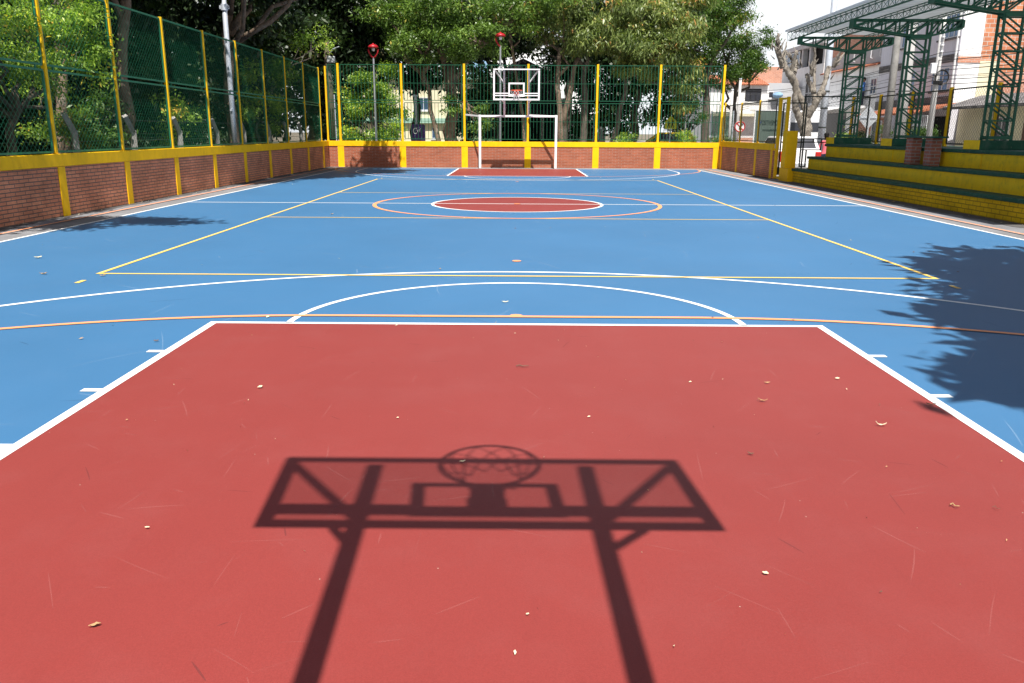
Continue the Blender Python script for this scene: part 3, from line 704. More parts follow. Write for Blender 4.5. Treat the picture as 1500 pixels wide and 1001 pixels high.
# ------------------------------------------------------------------ trees and plants
def leaf_mesh(name, clumps, L, Wd, mat, parent, seed, droop=.25, dens=1.0, aspect_jit=.35):
    """clumps: (cx,cy,cz, rx,ry,rz, sprays, leaves per spray, spray size)"""
    rng = np.random.default_rng(seed); P = []; OUT = []; T = []
    for (cx, cy, cz, rx, ry, rz, ns, nl, s) in clumps:
        ns = int(ns * dens); nb = max(5, ns // 11)
        d = rng.normal(size=(nb, 3)); d /= np.linalg.norm(d, axis=1)[:, None]
        rad = .30 + .66 * rng.random(nb) ** .5; rr = np.array([rx, ry, rz])
        bc = d * rad[:, None] * rr; tb = rng.normal(.5, .14, nb); ib = rng.integers(0, nb, ns)
        br = max(.22, .30 * float(np.mean(rr))) * (.7 + .6 * rng.random(nb))
        g = rng.normal(size=(ns, 3)); g /= np.linalg.norm(g, axis=1)[:, None]; g *= (rng.random(ns) ** .4)[:, None]
        c = np.array([cx, cy, cz]) + bc[ib] + g * br[ib][:, None] * np.array([1, 1, .6])
        t0 = tb[ib] + rng.normal(0, .13, ns); d = d[ib] * .5 + g
        p = np.repeat(c, nl, 0) + rng.normal(size=(ns * nl, 3)) * s * np.array([1, 1, .62])
        P.append(p); OUT.append(np.repeat(d, nl, 0)); T.append(np.repeat(t0, nl) + rng.normal(0, .12, ns * nl))
    P = np.concatenate(P); OUT = np.concatenate(OUT); T = np.clip(np.concatenate(T), 0, 1); n = len(P)
    dr = rng.normal(size=(n, 3)) * .8 + OUT * .6 + np.array([0, 0, -droop]); dr /= np.linalg.norm(dr, axis=1)[:, None]
    nr = rng.normal(size=(n, 3)) * .75 + np.array([0, 0, .9]) + OUT * .4
    sd = np.cross(dr, nr); sd /= np.linalg.norm(sd, axis=1)[:, None] + 1e-6
    l = L * (1 + aspect_jit * rng.normal(size=n).clip(-1.5, 1.5))[:, None]; w_ = Wd * (1 + .25 * rng.normal(size=n).clip(-1.5, 1.5))[:, None]
    V = np.empty((n, 4, 3), np.float32)
    V[:, 0] = P - dr * l / 2; V[:, 1] = P + sd * w_ / 2 - dr * l * .05; V[:, 2] = P + dr * l / 2; V[:, 3] = P - sd * w_ / 2 - dr * l * .05
    V[:, 2] += np.array([0, 0, -.12], np.float32) * l
    V = V.reshape(-1, 3) - np.array(ORG[parent.name], np.float32)
    me = bpy.data.meshes.new(name); me.vertices.add(4 * n); me.loops.add(4 * n); me.polygons.add(n)
    me.vertices.foreach_set('co', V.astype(np.float32).ravel()); me.loops.foreach_set('vertex_index', np.arange(4 * n, dtype=np.int32))
    me.polygons.foreach_set('loop_start', np.arange(0, 4 * n, 4, dtype=np.int32))
    me.update(calc_edges=True); me.validate()
    at = me.attributes.new('tint', 'FLOAT', 'FACE'); at.data.foreach_set('value', T.astype(np.float32))
    me.materials.append(mat); o = bpy.data.objects.new(name, me); COL.objects.link(o); o.parent = parent; ORG[o.name] = ORG[parent.name]
    return o

def wob(p, q, n, amp, rng):
    p = Vector(p); q = Vector(q); out = []
    for i in range(n + 1):
        t = i / n; v = p.lerp(q, t)
        if 0 < i < n: v += Vector((rng.gauss(0, amp), rng.gauss(0, amp), rng.gauss(0, amp * .5)))
        out.append(v)
    return out
def tree(name, label, cat, base, fork, r0, clumps, leaf, lmat, bark, seed, group=None, stems=None, limbs=True, droop=.25, dens=1.0):
    rng = random.Random(seed); t = thing(name, label, cat, base, group); m = MB()
    stems = stems or [(base, fork)]
    for st_ in stems:
        a, b_ = st_[:2]; rs0 = st_[2] if len(st_) > 2 else r0
        pts = wob(a, b_, 6, rs0 * .45, rng); m.tube(pts, [rs0 * (1.3 if i == 0 else 1.05 - .07 * i) for i in range(7)], 9)
    if limbs:
        for c in clumps:
            a, b_ = stems[min(range(len(stems)), key=lambda k: (Vector(stems[k][1]) - Vector(c[:3])).length)][:2]
            st = Vector(a).lerp(Vector(b_), rng.uniform(.72, 1.0)); cc = Vector(c[:3])
            pts = wob(st, cc, 5, .12 * (cc - st).length ** .5, rng); rr = r0 * .5
            m.tube(pts, [rr * (1 - .15 * i) for i in range(6)], 6)
            for _ in range(3):
                e = cc + Vector((rng.uniform(-1, 1) * c[3], rng.uniform(-1, 1) * c[4], rng.uniform(-.6, .9) * c[5])) * .8
                m.tube(wob(pts[3], e, 4, .06, rng), [rr * .42 * (1 - .18 * i) for i in range(5)], 5)
    m.build('trunk', bark, t, smooth=True, uv=False)
    leaf_mesh('crown', clumps, leaf[0], leaf[1], lmat, t, seed, droop, dens)
    return t
TG = 'trees beyond the left fence'
# -- left side, close to the fence
tree('leafy_tree', 'light green small leaved tree spilling through the left fence', 'tree', (-9.7, -2.0, -.02), (-9.3, -1.9, 2.2), .10,
     [(-8.85, -2.1, 2.85, .65, .9, .8, 95, 26, .14), (-8.20, -.95, 3.05, .42, .75, .75, 85, 26, .12), (-8.5, -3.6, 3.0, .4, .9, .8, 60, 26, .13), (-8.7, -.6, 4.1, .5, .9, .5, 50, 26, .13), (-9.4, -3.4, 3.3, .7, .9, .8, 60, 24, .15), (-9.3, -1.0, 3.6, .7, 1.0, .7, 70, 24, .15), (-9.6, -.3, 2.0, .5, .9, .7, 30, 22, .15)],
     (.085, .036), M['leaf_bright'], M['bark_dark'], 11, TG, dens=1.5)
tree('leafy_tree', 'pale broad leaved tree at the left edge behind the fence', 'tree', (-10.3, -5.0, -.02), (-10.0, -4.8, 2.2), .09,
     [(-9.5, -4.4, 2.9, .7, 1.1, .9, 60, 18, .18), (-9.7, -5.8, 3.4, .8, 1.0, .9, 50, 18, .18), (-9.5, -4.0, 1.7, .6, .9, .6, 40, 18, .18)],
     (.15, .075), M['leaf_pale'], M['bark_dark'], 12, TG)
tree('shrub', 'low dark shrub under the trees by the second concrete post', 'shrub', (-9.9, 1.3, -.02), (-9.8, 1.3, .8), .04,
     [(-9.7, .6, 1.4, .5, .9, .7, 40, 20, .16), (-9.8, 2.3, 1.5, .5, .9, .8, 40, 20, .16)], (.14, .05), M['leaf_mid'], M['bark_dark'], 13, TG)
tree('leafy_tree', 'small sunlit sapling halfway along the left fence', 'tree', (-9.6, 5.3, -.02), (-9.5, 5.4, 1.7), .04,
     [(-9.3, 5.0, 2.2, .4, .6, .45, 26, 20, .13), (-9.4, 6.6, 1.9, .4, .7, .4, 22, 20, .13), (-9.6, 5.8, 1.3, .4, .8, .4, 18, 20, .14)], (.11, .045), M['leaf_bright'], M['bark_dark'], 14, TG)
tree('leafy_tree', 'bright green bushy tree near the far left corner behind the fence', 'tree', (-9.7, 13.6, -.02), (-9.6, 13.6, 2.2), .07,
     [(-8.7, 18.6, 5.1, .9, .6, .6, 40, 22, .2), (-9.2, 13.2, 3.1, .6, 1.1, .9, 70, 22, .16), (-9.2, 15.0, 3.2, .6, 1.0, .9, 70, 22, .16), (-9.5, 11.6, 2.4, .4, .8, .6, 30, 20, .15), (-9.4, 14.6, 1.9, .5, 1.2, .6, 40, 20, .16)], (.12, .05), M['leaf_bright'], M['bark_dark'], 15, TG)
tree('shrub', 'dark leafy shrub crowding the concrete posts in the middle of the left fence', 'shrub', (-10.1, 8.3, -.02), (-10.0, 8.3, .8), .05,
     [(-9.9, 7.4, 1.4, .5, 1.2, .9, 50, 20, .18), (-9.9, 10.0, 1.5, .5, 1.2, .9, 50, 20, .18), (-10.0, 3.6, 1.4, .5, 1.0, .8, 40, 20, .18)], (.13, .05), M['leaf_dark'], M['bark_dark'], 16, TG)
# -- dense dark trees behind them
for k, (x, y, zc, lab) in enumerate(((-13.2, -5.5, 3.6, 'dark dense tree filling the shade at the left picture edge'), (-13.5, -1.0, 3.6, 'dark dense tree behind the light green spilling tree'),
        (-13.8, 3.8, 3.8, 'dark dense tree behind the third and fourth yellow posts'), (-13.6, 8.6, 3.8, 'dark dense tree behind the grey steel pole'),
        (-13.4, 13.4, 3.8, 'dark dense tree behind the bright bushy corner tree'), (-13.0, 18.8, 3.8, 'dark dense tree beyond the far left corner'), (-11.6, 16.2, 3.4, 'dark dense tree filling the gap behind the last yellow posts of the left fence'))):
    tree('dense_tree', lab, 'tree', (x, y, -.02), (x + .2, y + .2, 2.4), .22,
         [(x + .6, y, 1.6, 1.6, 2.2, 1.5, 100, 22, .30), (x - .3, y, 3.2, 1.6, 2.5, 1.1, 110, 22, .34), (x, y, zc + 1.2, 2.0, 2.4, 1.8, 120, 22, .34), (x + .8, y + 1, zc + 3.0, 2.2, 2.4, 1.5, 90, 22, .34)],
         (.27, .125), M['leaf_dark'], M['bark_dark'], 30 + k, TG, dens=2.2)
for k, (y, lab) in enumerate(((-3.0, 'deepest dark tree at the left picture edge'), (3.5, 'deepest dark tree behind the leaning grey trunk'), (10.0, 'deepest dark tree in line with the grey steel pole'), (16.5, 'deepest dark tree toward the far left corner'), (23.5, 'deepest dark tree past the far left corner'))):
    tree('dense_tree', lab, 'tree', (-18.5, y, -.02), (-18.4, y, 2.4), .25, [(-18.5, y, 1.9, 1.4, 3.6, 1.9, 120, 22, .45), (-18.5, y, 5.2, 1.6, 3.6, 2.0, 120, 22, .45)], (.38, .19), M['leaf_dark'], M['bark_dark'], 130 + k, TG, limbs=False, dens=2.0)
# -- bare trunks with high crowns that shade the left side
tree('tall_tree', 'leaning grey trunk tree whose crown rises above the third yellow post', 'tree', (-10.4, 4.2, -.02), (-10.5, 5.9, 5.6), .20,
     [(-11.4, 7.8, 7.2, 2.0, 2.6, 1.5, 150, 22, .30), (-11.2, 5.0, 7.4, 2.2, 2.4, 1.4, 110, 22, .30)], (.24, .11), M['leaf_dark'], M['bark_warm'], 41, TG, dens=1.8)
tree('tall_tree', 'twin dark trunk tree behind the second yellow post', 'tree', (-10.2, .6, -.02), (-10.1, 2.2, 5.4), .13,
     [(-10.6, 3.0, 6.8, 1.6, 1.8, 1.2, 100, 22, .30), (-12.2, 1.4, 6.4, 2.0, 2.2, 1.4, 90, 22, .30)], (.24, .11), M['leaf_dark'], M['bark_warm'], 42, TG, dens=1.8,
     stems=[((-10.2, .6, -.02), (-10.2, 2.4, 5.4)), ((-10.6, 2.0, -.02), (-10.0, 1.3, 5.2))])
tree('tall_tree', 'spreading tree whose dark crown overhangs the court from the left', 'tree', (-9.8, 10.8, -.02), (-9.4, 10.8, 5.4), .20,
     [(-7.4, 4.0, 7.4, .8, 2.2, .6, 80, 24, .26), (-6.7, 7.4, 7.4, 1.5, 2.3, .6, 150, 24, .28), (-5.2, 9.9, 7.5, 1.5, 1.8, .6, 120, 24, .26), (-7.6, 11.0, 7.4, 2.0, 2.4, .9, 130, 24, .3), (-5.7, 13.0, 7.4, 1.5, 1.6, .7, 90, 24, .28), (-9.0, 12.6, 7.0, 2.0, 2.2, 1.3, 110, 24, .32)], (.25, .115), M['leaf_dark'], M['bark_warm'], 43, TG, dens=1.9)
tree('tall_tree', 'tree left of the view whose branch throws a patch of shade on the blue court', 'tree', (-10.4, -8.6, -.02), (-9.8, -8.3, 4.6), .20,
     [(-6.7, -7.3, 6.0, 1.1, .9, .4, 90, 22, .18), (-5.5, -6.9, 6.1, .7, .4, .3, 14, 18, .14), (-8.6, -7.8, 6.2, 1.4, 1.5, .8, 60, 22, .28), (-10.4, -8.6, 6.4, 2.0, 2.0, 1.2, 80, 22, .3), (-8.05, -5.4, 6.0, .25, 1.6, .3, 14, 20, .16)], (.17, .080), M['leaf_mid'], M['bark_warm'], 44, TG, dens=1.8)
# -- far side
FG = 'trees behind the far fence'
tree('climbing_bush', 'tall green climber covered bush around the red lamp behind the far fence', 'bush', (-6.9, 22.4, -.02), (-6.9, 22.4, 3.2), .14,
     [(-7.5, 22.3, 1.2, .9, .7, 1.1, 70, 26, .20), (-6.2, 22.2, 1.2, .9, .7, 1.1, 70, 26, .20), (-7.2, 22.3, 2.9, 1.0, .7, 1.0, 80, 26, .20), (-6.1, 22.2, 2.8, .75, .6, 1.0, 64, 26, .20), (-6.6, 22.3, 4.0, 1.1, .6, .5, 50, 26, .18)], (.12, .058), M['leaf_bright'], M['bark_dark'], 51, FG, dens=1.8)
tree('ficus_tree', 'large many trunked ficus with a light green crown left of the backboard', 'tree', (-3.2, 23.2, -.02), (-3.2, 23.2, 4.0), .34,
     [(-4.6, 22.4, 5.4, 1.5, 1.2, .9, 95, 26, .24), (-2.2, 22.2, 5.6, 1.7, 1.2, 1.0, 110, 26, .24), (-.6, 22.6, 6.5, 1.5, 1.2, .8, 85, 26, .24), (-3.6, 22.6, 7.2, 2.6, 1.4, 1.2, 150, 26, .26), (-6.0, 23.0, 6.4, 1.6, 1.3, .9, 70, 26, .26), (.8, 23.0, 7.4, 1.7, 1.3, .8, 80, 26, .26), (-1.8, 22.0, 2.2, .4, .4, .9, 22, 22, .16), (-3.1, 22.3, 2.6, .4, .4, .6, 16, 22, .16)], (.16, .068), M['leaf_ficus'], M['bark_warm'], 52, FG, dens=1.8,
     stems=[((-3.2, 23.2, -.02), (-3.2, 23.2, 4.6), .34), ((-3.62, 23.0, -.02), (-4.7, 23.2, 5.0), .13), ((-3.3, 23.3, 3.6), (-1.6, 23.0, 5.8), .15), ((-3.3, 23.2, 3.4), (-4.0, 23.5, 6.2), .17)])
tree('thin_tree', 'slender bare stemmed tree just behind the far backboard', 'tree', (.6, 24.5, -.02), (-.5, 24.6, 6.6), .10,
     [(-.5, 24.8, 7.4, 2.0, 1.5, .8, 90, 24, .28), (1.0, 24.6, 7.0, 1.4, 1.2, .7, 60, 24, .26)], (.16, .065), M['leaf_mid'], M['bark_warm'], 53, FG)
for k, (x, y, zz, n, lab) in enumerate(((-10.6, 25.0, 6.4, 150, 'dark tall tree over the far left corner of the court'), (-7.4, 27.5, 5.6, 130, 'dark tall tree between the red lamp and the ficus'), (-1.2, 30.0, 6.2, 70, 'dark tree seen through gaps left of the backboard'), (2.6, 29.5, 6.4, 110, 'dark tree above the pavilion roof right of the backboard'), (6.5, 30.0, 5.6, 150, 'dark tree behind the mango crown'), (9.5, 33.0, 6.4, 120, 'dark tree behind the yellow crossing sign'), (4.0, 32.0, 5.4, 130, 'dark low tree behind the pale mottled trunk'), (-9.8, 30.5, 5.4, 120, 'dark tree behind the timber pole corner'), (-5.6, 29.0, 5.6, 110, 'dark crown hanging over the cream house'), (-14.5, 29.5, 3.6, 150, 'dark tree seen through the fence below the bright corner tree'), (-9.4, 24.6, 5.2, 120, 'dark bushy tree left of the climber covered bush'), (-2.1, 27.0, 5.0, 110, 'dark bushy tree between the ficus trunk and the pavilion'))):
    lo_ = [] if k in (2, 3, 8) else [(x, y, 2.6, 1.1, 1.0, 1.9, n, 20, .3)] if k == 10 else [(x + .1, y, 2.4, 1.3, .8, 2.0, n, 20, .3)] if k == 11 else [(x, y, 3.2, 2.0, 1.6, 1.8, n // 2, 20, .34)]
    if k == 1: lo_ = []
    tree('dense_tree', lab, 'tree', (x, y, -.02), (x + .2, y, 4.2), .26, lo_ + [(x, y, zz, 2.8, 2.2, 1.7, n, 20, .36), (x + 1, y + .5, zz + 2.6, 3.0, 2.4, 1.6, n, 20, .38)], (.28, .13), M['leaf_dark'], M['bark_dark'], 60 + k, FG, dens=2.1)
tree('mango_tree', 'broad mango tree with drooping olive leaves right of the backboard', 'tree', (3.6, 24.2, -.02), (3.9, 24.2, 4.0), .22,
     [(5.0, 23.2, 5.6, 1.5, 1.1, .9, 105, 24, .24), (6.8, 23.0, 5.4, 1.5, 1.1, .8, 105, 24, .24), (3.4, 23.4, 5.8, 1.3, 1.0, .8, 80, 24, .24), (7.9, 23.4, 4.3, .9, .8, .9, 60, 24, .22), (8.2, 23.6, 3.1, .5, .6, .6, 26, 22, .18), (5.4, 23.4, 7.2, 2.0, 1.3, .9, 120, 24, .26), (7.8, 23.4, 6.8, 1.5, 1.2, .9, 95, 24, .26), (2.2, 23.6, 7.0, 1.4, 1.1, .7, 66, 24, .26), (5.6, 23.6, 4.3, 1.3, .8, .4, 50, 22, .2)], (.24, .062), M['leaf_mango'], M['bark_dark'], 71, FG, stems=[((3.3, 24.2, -.02), (3.3, 24.2, 4.8), .2), ((4.6, 24.3, -.02), (5.4, 24.2, 5.2), .14)], droop=1.0, dens=1.9)
tree('pale_trunk_tree', 'pale mottled trunk tree standing beside the right goal post behind the fence', 'tree', (2.1, 23.8, -.02), (2.05, 23.8, 5.2), .16,
     [(2.2, 23.8, 6.6, 1.6, 1.3, .7, 70, 24, .26), (1.2, 24.0, 6.0, .9, .9, .5, 30, 22, .22)], (.18, .06), M['leaf_mango'], M['bark_warm'], 72, FG, stems=[((2.1, 23.8, -.02), (2.0, 23.8, 5.4)), ((2.2, 23.9, 1.8), (2.9, 23.9, 5.0))])
tree('ficus_tree', 'round crowned tree by the street right of the far corner post', 'tree', (12.2, 30.2, -.02), (12.2, 30.2, 3.6), .20,
     [(12.2, 29.6, 5.2, 1.4, 1.1, 1.1, 120, 26, .24), (12.9, 29.5, 6.2, 1.0, .9, .9, 80, 26, .22), (11.3, 29.6, 6.4, 1.3, 1.0, 1.1, 90, 26, .24), (13.2, 29.6, 4.8, .7, .8, .6, 46, 24, .2), (11.0, 29.8, 4.4, 1.0, .9, .9, 70, 26, .22)], (.14, .06), M['leaf_mid'], M['bark_dark'], 73, FG, dens=1.6)
tree('ficus_tree', 'high leafy crown tree rising above the far right fence post', 'tree', (9.9, 27.2, -.02), (9.9, 27.2, 5.0), .24,
     [(9.6, 26.6, 7.0, 1.8, 1.3, 1.1, 130, 26, .26), (11.1, 26.6, 7.6, 1.0, 1.0, .9, 70, 26, .24), (8.9, 26.8, 5.7, 1.2, 1.0, .8, 76, 26, .24)], (.15, .06), M['leaf_mid'], M['bark_dark'], 74, FG, dens=1.6)
tree('young_tree', 'young feathery tree low behind the right end of the far fence', 'tree', (8.6, 24.6, -.02), (8.6, 24.6, 1.7), .05,
     [(8.2, 24.5, 2.3, .5, .4, .35, 36, 22, .14), (9.1, 24.5, 2.1, .5, .4, .35, 34, 22, .14), (8.7, 24.4, 2.8, .5, .4, .3, 28, 22, .14)], (.10, .04), M['leaf_mid'], M['bark_dark'], 75, FG)
for k, (x, y, lab) in enumerate(((7.9, 22.6, 'bright green bush behind the far fence beside the yellow crossing sign'), (4.9, 22.6, 'small light green bush behind the far fence under the mango tree'), (9.6, 22.8, 'dark green bush behind the last far fence panel'))):
    tree('bush', lab, 'bush', (x, y, -.02), (x, y, .4), .03, [(x, y, .9, .45, .35, .6, 44, 22, .13), (x + .4, y, 1.1, .3, .3, .4, 20, 22, .12)], (.10, .035), (M['leaf_bright'], M['leaf_bright'], M['leaf_mid'])[k], M['bark_dark'], 80 + k, 'bushes behind the far fence', limbs=False)
tree('potted_shrub', 'pale spiky low plant just behind the far wall left of the goal', 'plant', (-1.5, 19.6, -.02), (-1.5, 19.6, .6), .03, [(-1.5, 19.6, 1.05, .5, .3, .25, 26, 20, .10)], (.16, .025), M['leaf_pale'], M['bark_dark'], 84, limbs=False)
# -- shade tree right of the view (its shadow lies on the court)
tree('shade_tree', 'dense tree right of the view that throws a big jagged shadow on the court', 'tree', (12.6, -14.5, -.02), (11.2, -14.3, 4.4), .28,
     [(7.32, -12.9, 6.4, 2.6, 2.7, .6, 560, 24, .22), (6.22, -14.9, 6.4, 2.1, 2.0, .6, 480, 24, .22), (6.1, -15.9, 6.4, 1.9, 1.6, .6, 420, 24, .24), (4.45, -16.2, 6.4, 1.0, 1.0, .5, 220, 24, .22), (4.6, -14.6, 6.4, .6, .8, .4, 90, 24, .18), (5.67, -16.9, 6.4, 2.1, 2.1, .6, 620, 24, .22), (9.6, -12.0, 6.6, 2.4, 2.6, .9, 260, 24, .24), (9.0, -17.0, 6.4, 2.8, 2.6, .8, 280, 24, .24), (11.2, -14.3, 7.2, 2.6, 2.6, 1.2, 170, 24, .30)], (.32, .18), M['leaf_mid'], M['bark_dark'], 90, dens=1.35)
# -- right side greenery behind the bleachers
for k, (x, y, zt, r, mt, lab) in enumerate(((15.3, 22.0, 1.55, .75, 'leaf_bright', 'clipped round bright green bush beside the pink shirted person'), (18.6, 24.0, 2.3, 1.1, 'leaf_mid', 'leafy street shrub behind the diamond sign'), (20.2, 24.5, 2.1, 1.0, 'leaf_mid', 'leafy street shrub right of the pale concrete poles'), (16.9, 24.2, 1.7, .8, 'leaf_dark', 'dark street shrub left of the diamond sign'))):
    tree('bush', lab, 'bush', (x, y, -.02), (x, y, .5), .04, [(x, y, zt * .5, r, r, zt * .5, 130, 24, .13)], (.10, .05), M[mt], M['bark_dark'], 95 + k, 'bushes along the street', limbs=False)

# pruned bare street tree
pt = thing('pruned_tree', 'heavily pruned pale barked street tree with bare stubs beside the gate', 'tree', (12.05, 17.5, -.02))
m = MB(); PY = 17.5
kn = random.Random(12)
def limb(pts, rads, yj=0):
    P = [Vector((x, PY + (yj * i / max(1, len(pts) - 1)), z_)) for i, (x, z_) in enumerate(pts)]; Q = []; W_ = []
    for i in range(len(P) - 1):
        for k in range(5):
            t = k / 5; r = rads[i] + (rads[i + 1] - rads[i]) * t; Q.append(P[i].lerp(P[i + 1], t) + Vector((kn.gauss(0, .09), kn.gauss(0, .09), 0)) * r); W_.append(r * kn.uniform(.86, 1.16))
    Q.append(P[-1]); W_.append(rads[-1]); m.tube(Q, [v * (.80 if P[0].z > .5 else .95) for v in W_], 12)
limb([(12.06, -.02), (12.04, .4), (12.0, 1.0), (11.98, 1.65), (11.95, 2.1)], [.34, .27, .25, .24, .22])
limb([(11.97, 1.55), (11.66, 2.05), (11.42, 2.5), (11.36, 2.85), (11.30, 3.5), (11.05, 3.75), (10.78, 4.06)], [.20, .17, .16, .15, .15, .17, .14], -.4)
limb([(10.78, 4.06), (10.70, 4.5), (10.55, 5.1), (10.62, 5.42)], [.13, .10, .08, .06], .3)
limb([(10.80, 4.10), (10.45, 4.6), (10.30, 4.75)], [.09, .06, .05], -.5)
limb([(10.95, 3.95), (10.90, 4.5), (11.02, 4.75)], [.10, .07, .05], .4)
limb([(11.15, 3.65), (11.18, 4.2), (11.22, 4.72)], [.12, .09, .07], -.3)
limb([(11.28, 3.6), (11.42, 4.1), (11.46, 4.4)], [.10, .08, .06], .4)
limb([(10.62, 5.0), (10.50, 5.35)], [.05, .03]); limb([(10.55, 4.7), (10.2, 4.95)], [.05, .03], -.3); limb([(10.7, 4.4), (10.92, 4.9), (10.98, 5.1)], [.05, .04, .03], .3)
limb([(11.95, 2.0), (11.90, 2.5), (11.70, 3.0), (11.50, 3.4), (11.36, 3.6)], [.18, .15, .13, .12, .12], .5)
limb([(11.98, 2.1), (12.25, 2.7), (12.40, 3.0), (12.52, 3.15)], [.19, .16, .15, .13], -.3)
limb([(12.40, 3.0), (12.62, 3.4), (12.75, 3.8), (12.88, 4.15)], [.13, .12, .12, .13], .5)
limb([(12.86, 4.1), (12.95, 4.5), (13.08, 4.8)], [.09, .07, .05], -.3); limb([(12.9, 4.12), (13.2, 4.5), (13.38, 4.68)], [.08, .06, .04], .3)
limb([(12.28, 2.8), (12.15, 3.2), (12.0, 3.6), (11.95, 3.85)], [.13, .11, .11, .10], .4)
limb([(11.97, 3.8), (12.05, 4.2), (12.03, 4.6), (11.92, 4.9)], [.08, .10, .06, .05], -.2)
limb([(12.2, 3.1), (12.22, 3.7), (12.30, 4.1)], [.10, .07, .05], .5)
rb = random.Random(4)
for _ in range(60):
    x, z_ = rb.choice(((10.6, 4.9), (10.75, 4.2), (11.1, 3.8), (11.2, 4.4), (12.9, 4.2), (12.0, 3.9), (11.45, 4.1), (12.7, 3.8), (10.4, 4.6)))
    p = Vector((x + rb.uniform(-.12, .12), PY + rb.uniform(-.3, .3), z_ + rb.uniform(-.2, .2))); q = p + Vector((rb.uniform(-.25, .25), rb.uniform(-.25, .25), rb.uniform(.1, .4)))
    m.tube([p, q], [.028, .012], 5)
m.build('trunk', M['bark_pale'], pt, smooth=True, uv=False)
m = MB(); m.tube([(12.05, PY - .06, .55), (12.03, PY - .06, .8), (12.0, PY - .065, 1.05)], [.20, .232, .17], 12, cap=False); m.build('paint_patch', M['green_dab'], pt, smooth=True)

# ------------------------------------------------------------------ poles, lamps, posts, wires
cps = [(-.55, 'nearest'), (2.05, 'second'), (4.74, 'third'), (7.5, 'fourth'), (9.98, 'fifth'), (12.8, 'sixth'), (15.1, 'seventh'), (17.25, 'farthest')]
first = None
for (y, nm) in cps:
    lab = nm + ' bent concrete post behind the left fence' + (', counted from the camera' if nm not in ('nearest', 'farthest') else ' from the camera')
    if first is None:
        first = thing('concrete_post', lab, 'post', (-9.0, y, -.02), 'bent concrete posts behind the left fence')
        m = MB(); m.tube([(-9.0, y, -.02), (-9.0, y, 1.48)], .078, 4); m.tube([(-9.0, y, 1.44), (-9.02, y - .28, 1.80)], .075, 4); m.build('shaft', M['concrete'], first)
    else: dup(first, (-9.0, y, -.02), lab)
bw = MB()
for z_ in (.5, .9, 1.25): bw.tube([(-9.06, -8, z_), (-9.06, 18, z_)], .006, 4)
bw.tube([(-9.08, -8.2, 1.7), (-9.08, 17.0, 1.7)], .006, 4)
tag(bw.build('barbed_wire', M['chain_dark'], uv=False), 'thin wire strands strung between the bent concrete posts', 'wire')
sp_ = thing('steel_pole', 'tall grey steel light pole behind the left fence', 'pole', (-8.95, 8.9, -.02))
m = MB(); m.tube([(-8.95, 8.9, -.02), (-8.95, 8.9, 3), (-8.95, 8.9, 9.0)], [.085, .078, .065], 14); m.build('shaft', M['grey_steel'], sp_, smooth=True)
m = MB(); m.tube([(-8.95, 8.9, 5.02), (-8.95, 8.9, 5.20)], .105, 14); m.box(-9.09, -8.81, 8.86, 8.94, 5.06, 5.16); m.build('clamp', M['grey_steel'], sp_)
m = MB()
for z_ in (2.1, 2.7, 3.4, 4.2): m.box(-8.98, -8.92, 8.775, 8.81, z_ - .03, z_ + .03)
m.build('bolt', M['grey_steel'], sp_)
wp = thing('wooden_pole', 'weathered timber utility pole at the far left corner carrying a floodlight', 'pole', (-8.1, 19.25, -.02))
m = MB(); m.tube([(-8.08, 19.25, -.02), (-8.15, 19.25, 3), (-8.22, 19.25, 5.2)], [.17, .15, .12], 12); m.build('shaft', M['wood_pole'], wp, smooth=True)
m = MB(); m.tube([(-8.15, 19.15, 4.55), (-7.9, 19.0, 4.85), (-7.6, 18.95, 4.95)], .018, 6); m.build('arm', M['grey_steel'], wp)
m = MB(); m.box(-8.16, -7.82, 18.93, 19.08, 4.30, 4.56); m.build('floodlight', M['sign_back'], wp, bevel=.02)
m = MB(); m.tube([(-7.93, 19.12, -.02), (-7.95, 19.12, 3.0)], .025, 8); m.build('conduit', M['grey_steel'], wp)
def red_lamp(label, x, y, z0, rot):
    t = thing('street_lamp', label, 'street lamp', (x, y, -.02), 'red park lamps')
    m = MB(); m.tube([(x, y, -.02), (x, y, .5), (x, y, z0 - .42)], [.075, .055, .04], 10); m.build('pole', M['lamp_pole'], t, smooth=True)
    m = MB(); m.lathe((x, y, z0), [(.001, -.02), (.215, -.03), (.235, -.02), (.215, .05), (.15, .10), (.05, .13), (.03, .16), (.001, .18)], 18); m.build('hood', M['lamp_red'], t, smooth=True)
    m = MB()
    for a in ((0, math.pi) if rot is None else (rot,)):
        c_, s_ = math.cos(a), math.sin(a)
        m.tube([(x + c_ * .20, y + s_ * .20, z0 - .08), (x + c_ * .19, y + s_ * .19, z0 - .22), (x + c_ * .10, y + s_ * .10, z0 - .36), (x, y, z0 - .46)], [.035, .034, .038, .042], 8)
    m.build('bracket', M['lamp_red'], t, smooth=True)
    m = MB(); m.lathe((x, y, z0), [(.001, -.17), (.06, -.15), (.075, -.09), (.075, -.035)], 12); m.build('bulb_cover', M['sign_white'], t, smooth=True)
red_lamp('red hooded park lamp in front of the climber covered bush', -6.44, 20.6, 5.08, None)
red_lamp('red hooded park lamp above the left edge of the backboard', -.80, 21.0, 5.62, math.pi)
gp2 = thing('steel_pole', 'pale grey square pole behind the purple sign', 'pole', (-5.15, 25.0, -.02))
m = MB(); m.box(-5.21, -5.09, 24.94, 25.06, -.02, 3.15); m.build('shaft', M['grey_steel'], gp2); m = MB(); m.box(-5.28, -5.02, 24.9, 25.1, 3.15, 3.25); m.build('cap', M['grey_steel'], gp2)
lp = thing('street_pole', 'tall pale grey street light pole behind the pruned tree', 'pole', (13.2, 19.0, -.02))
m = MB(); m.tube([(13.2, 19, -.02), (13.2, 19, 4), (13.2, 19, 11.0)], [.16, .14, .11], 14); m.build('shaft', M['grey_steel'], lp, smooth=True)
m = MB()
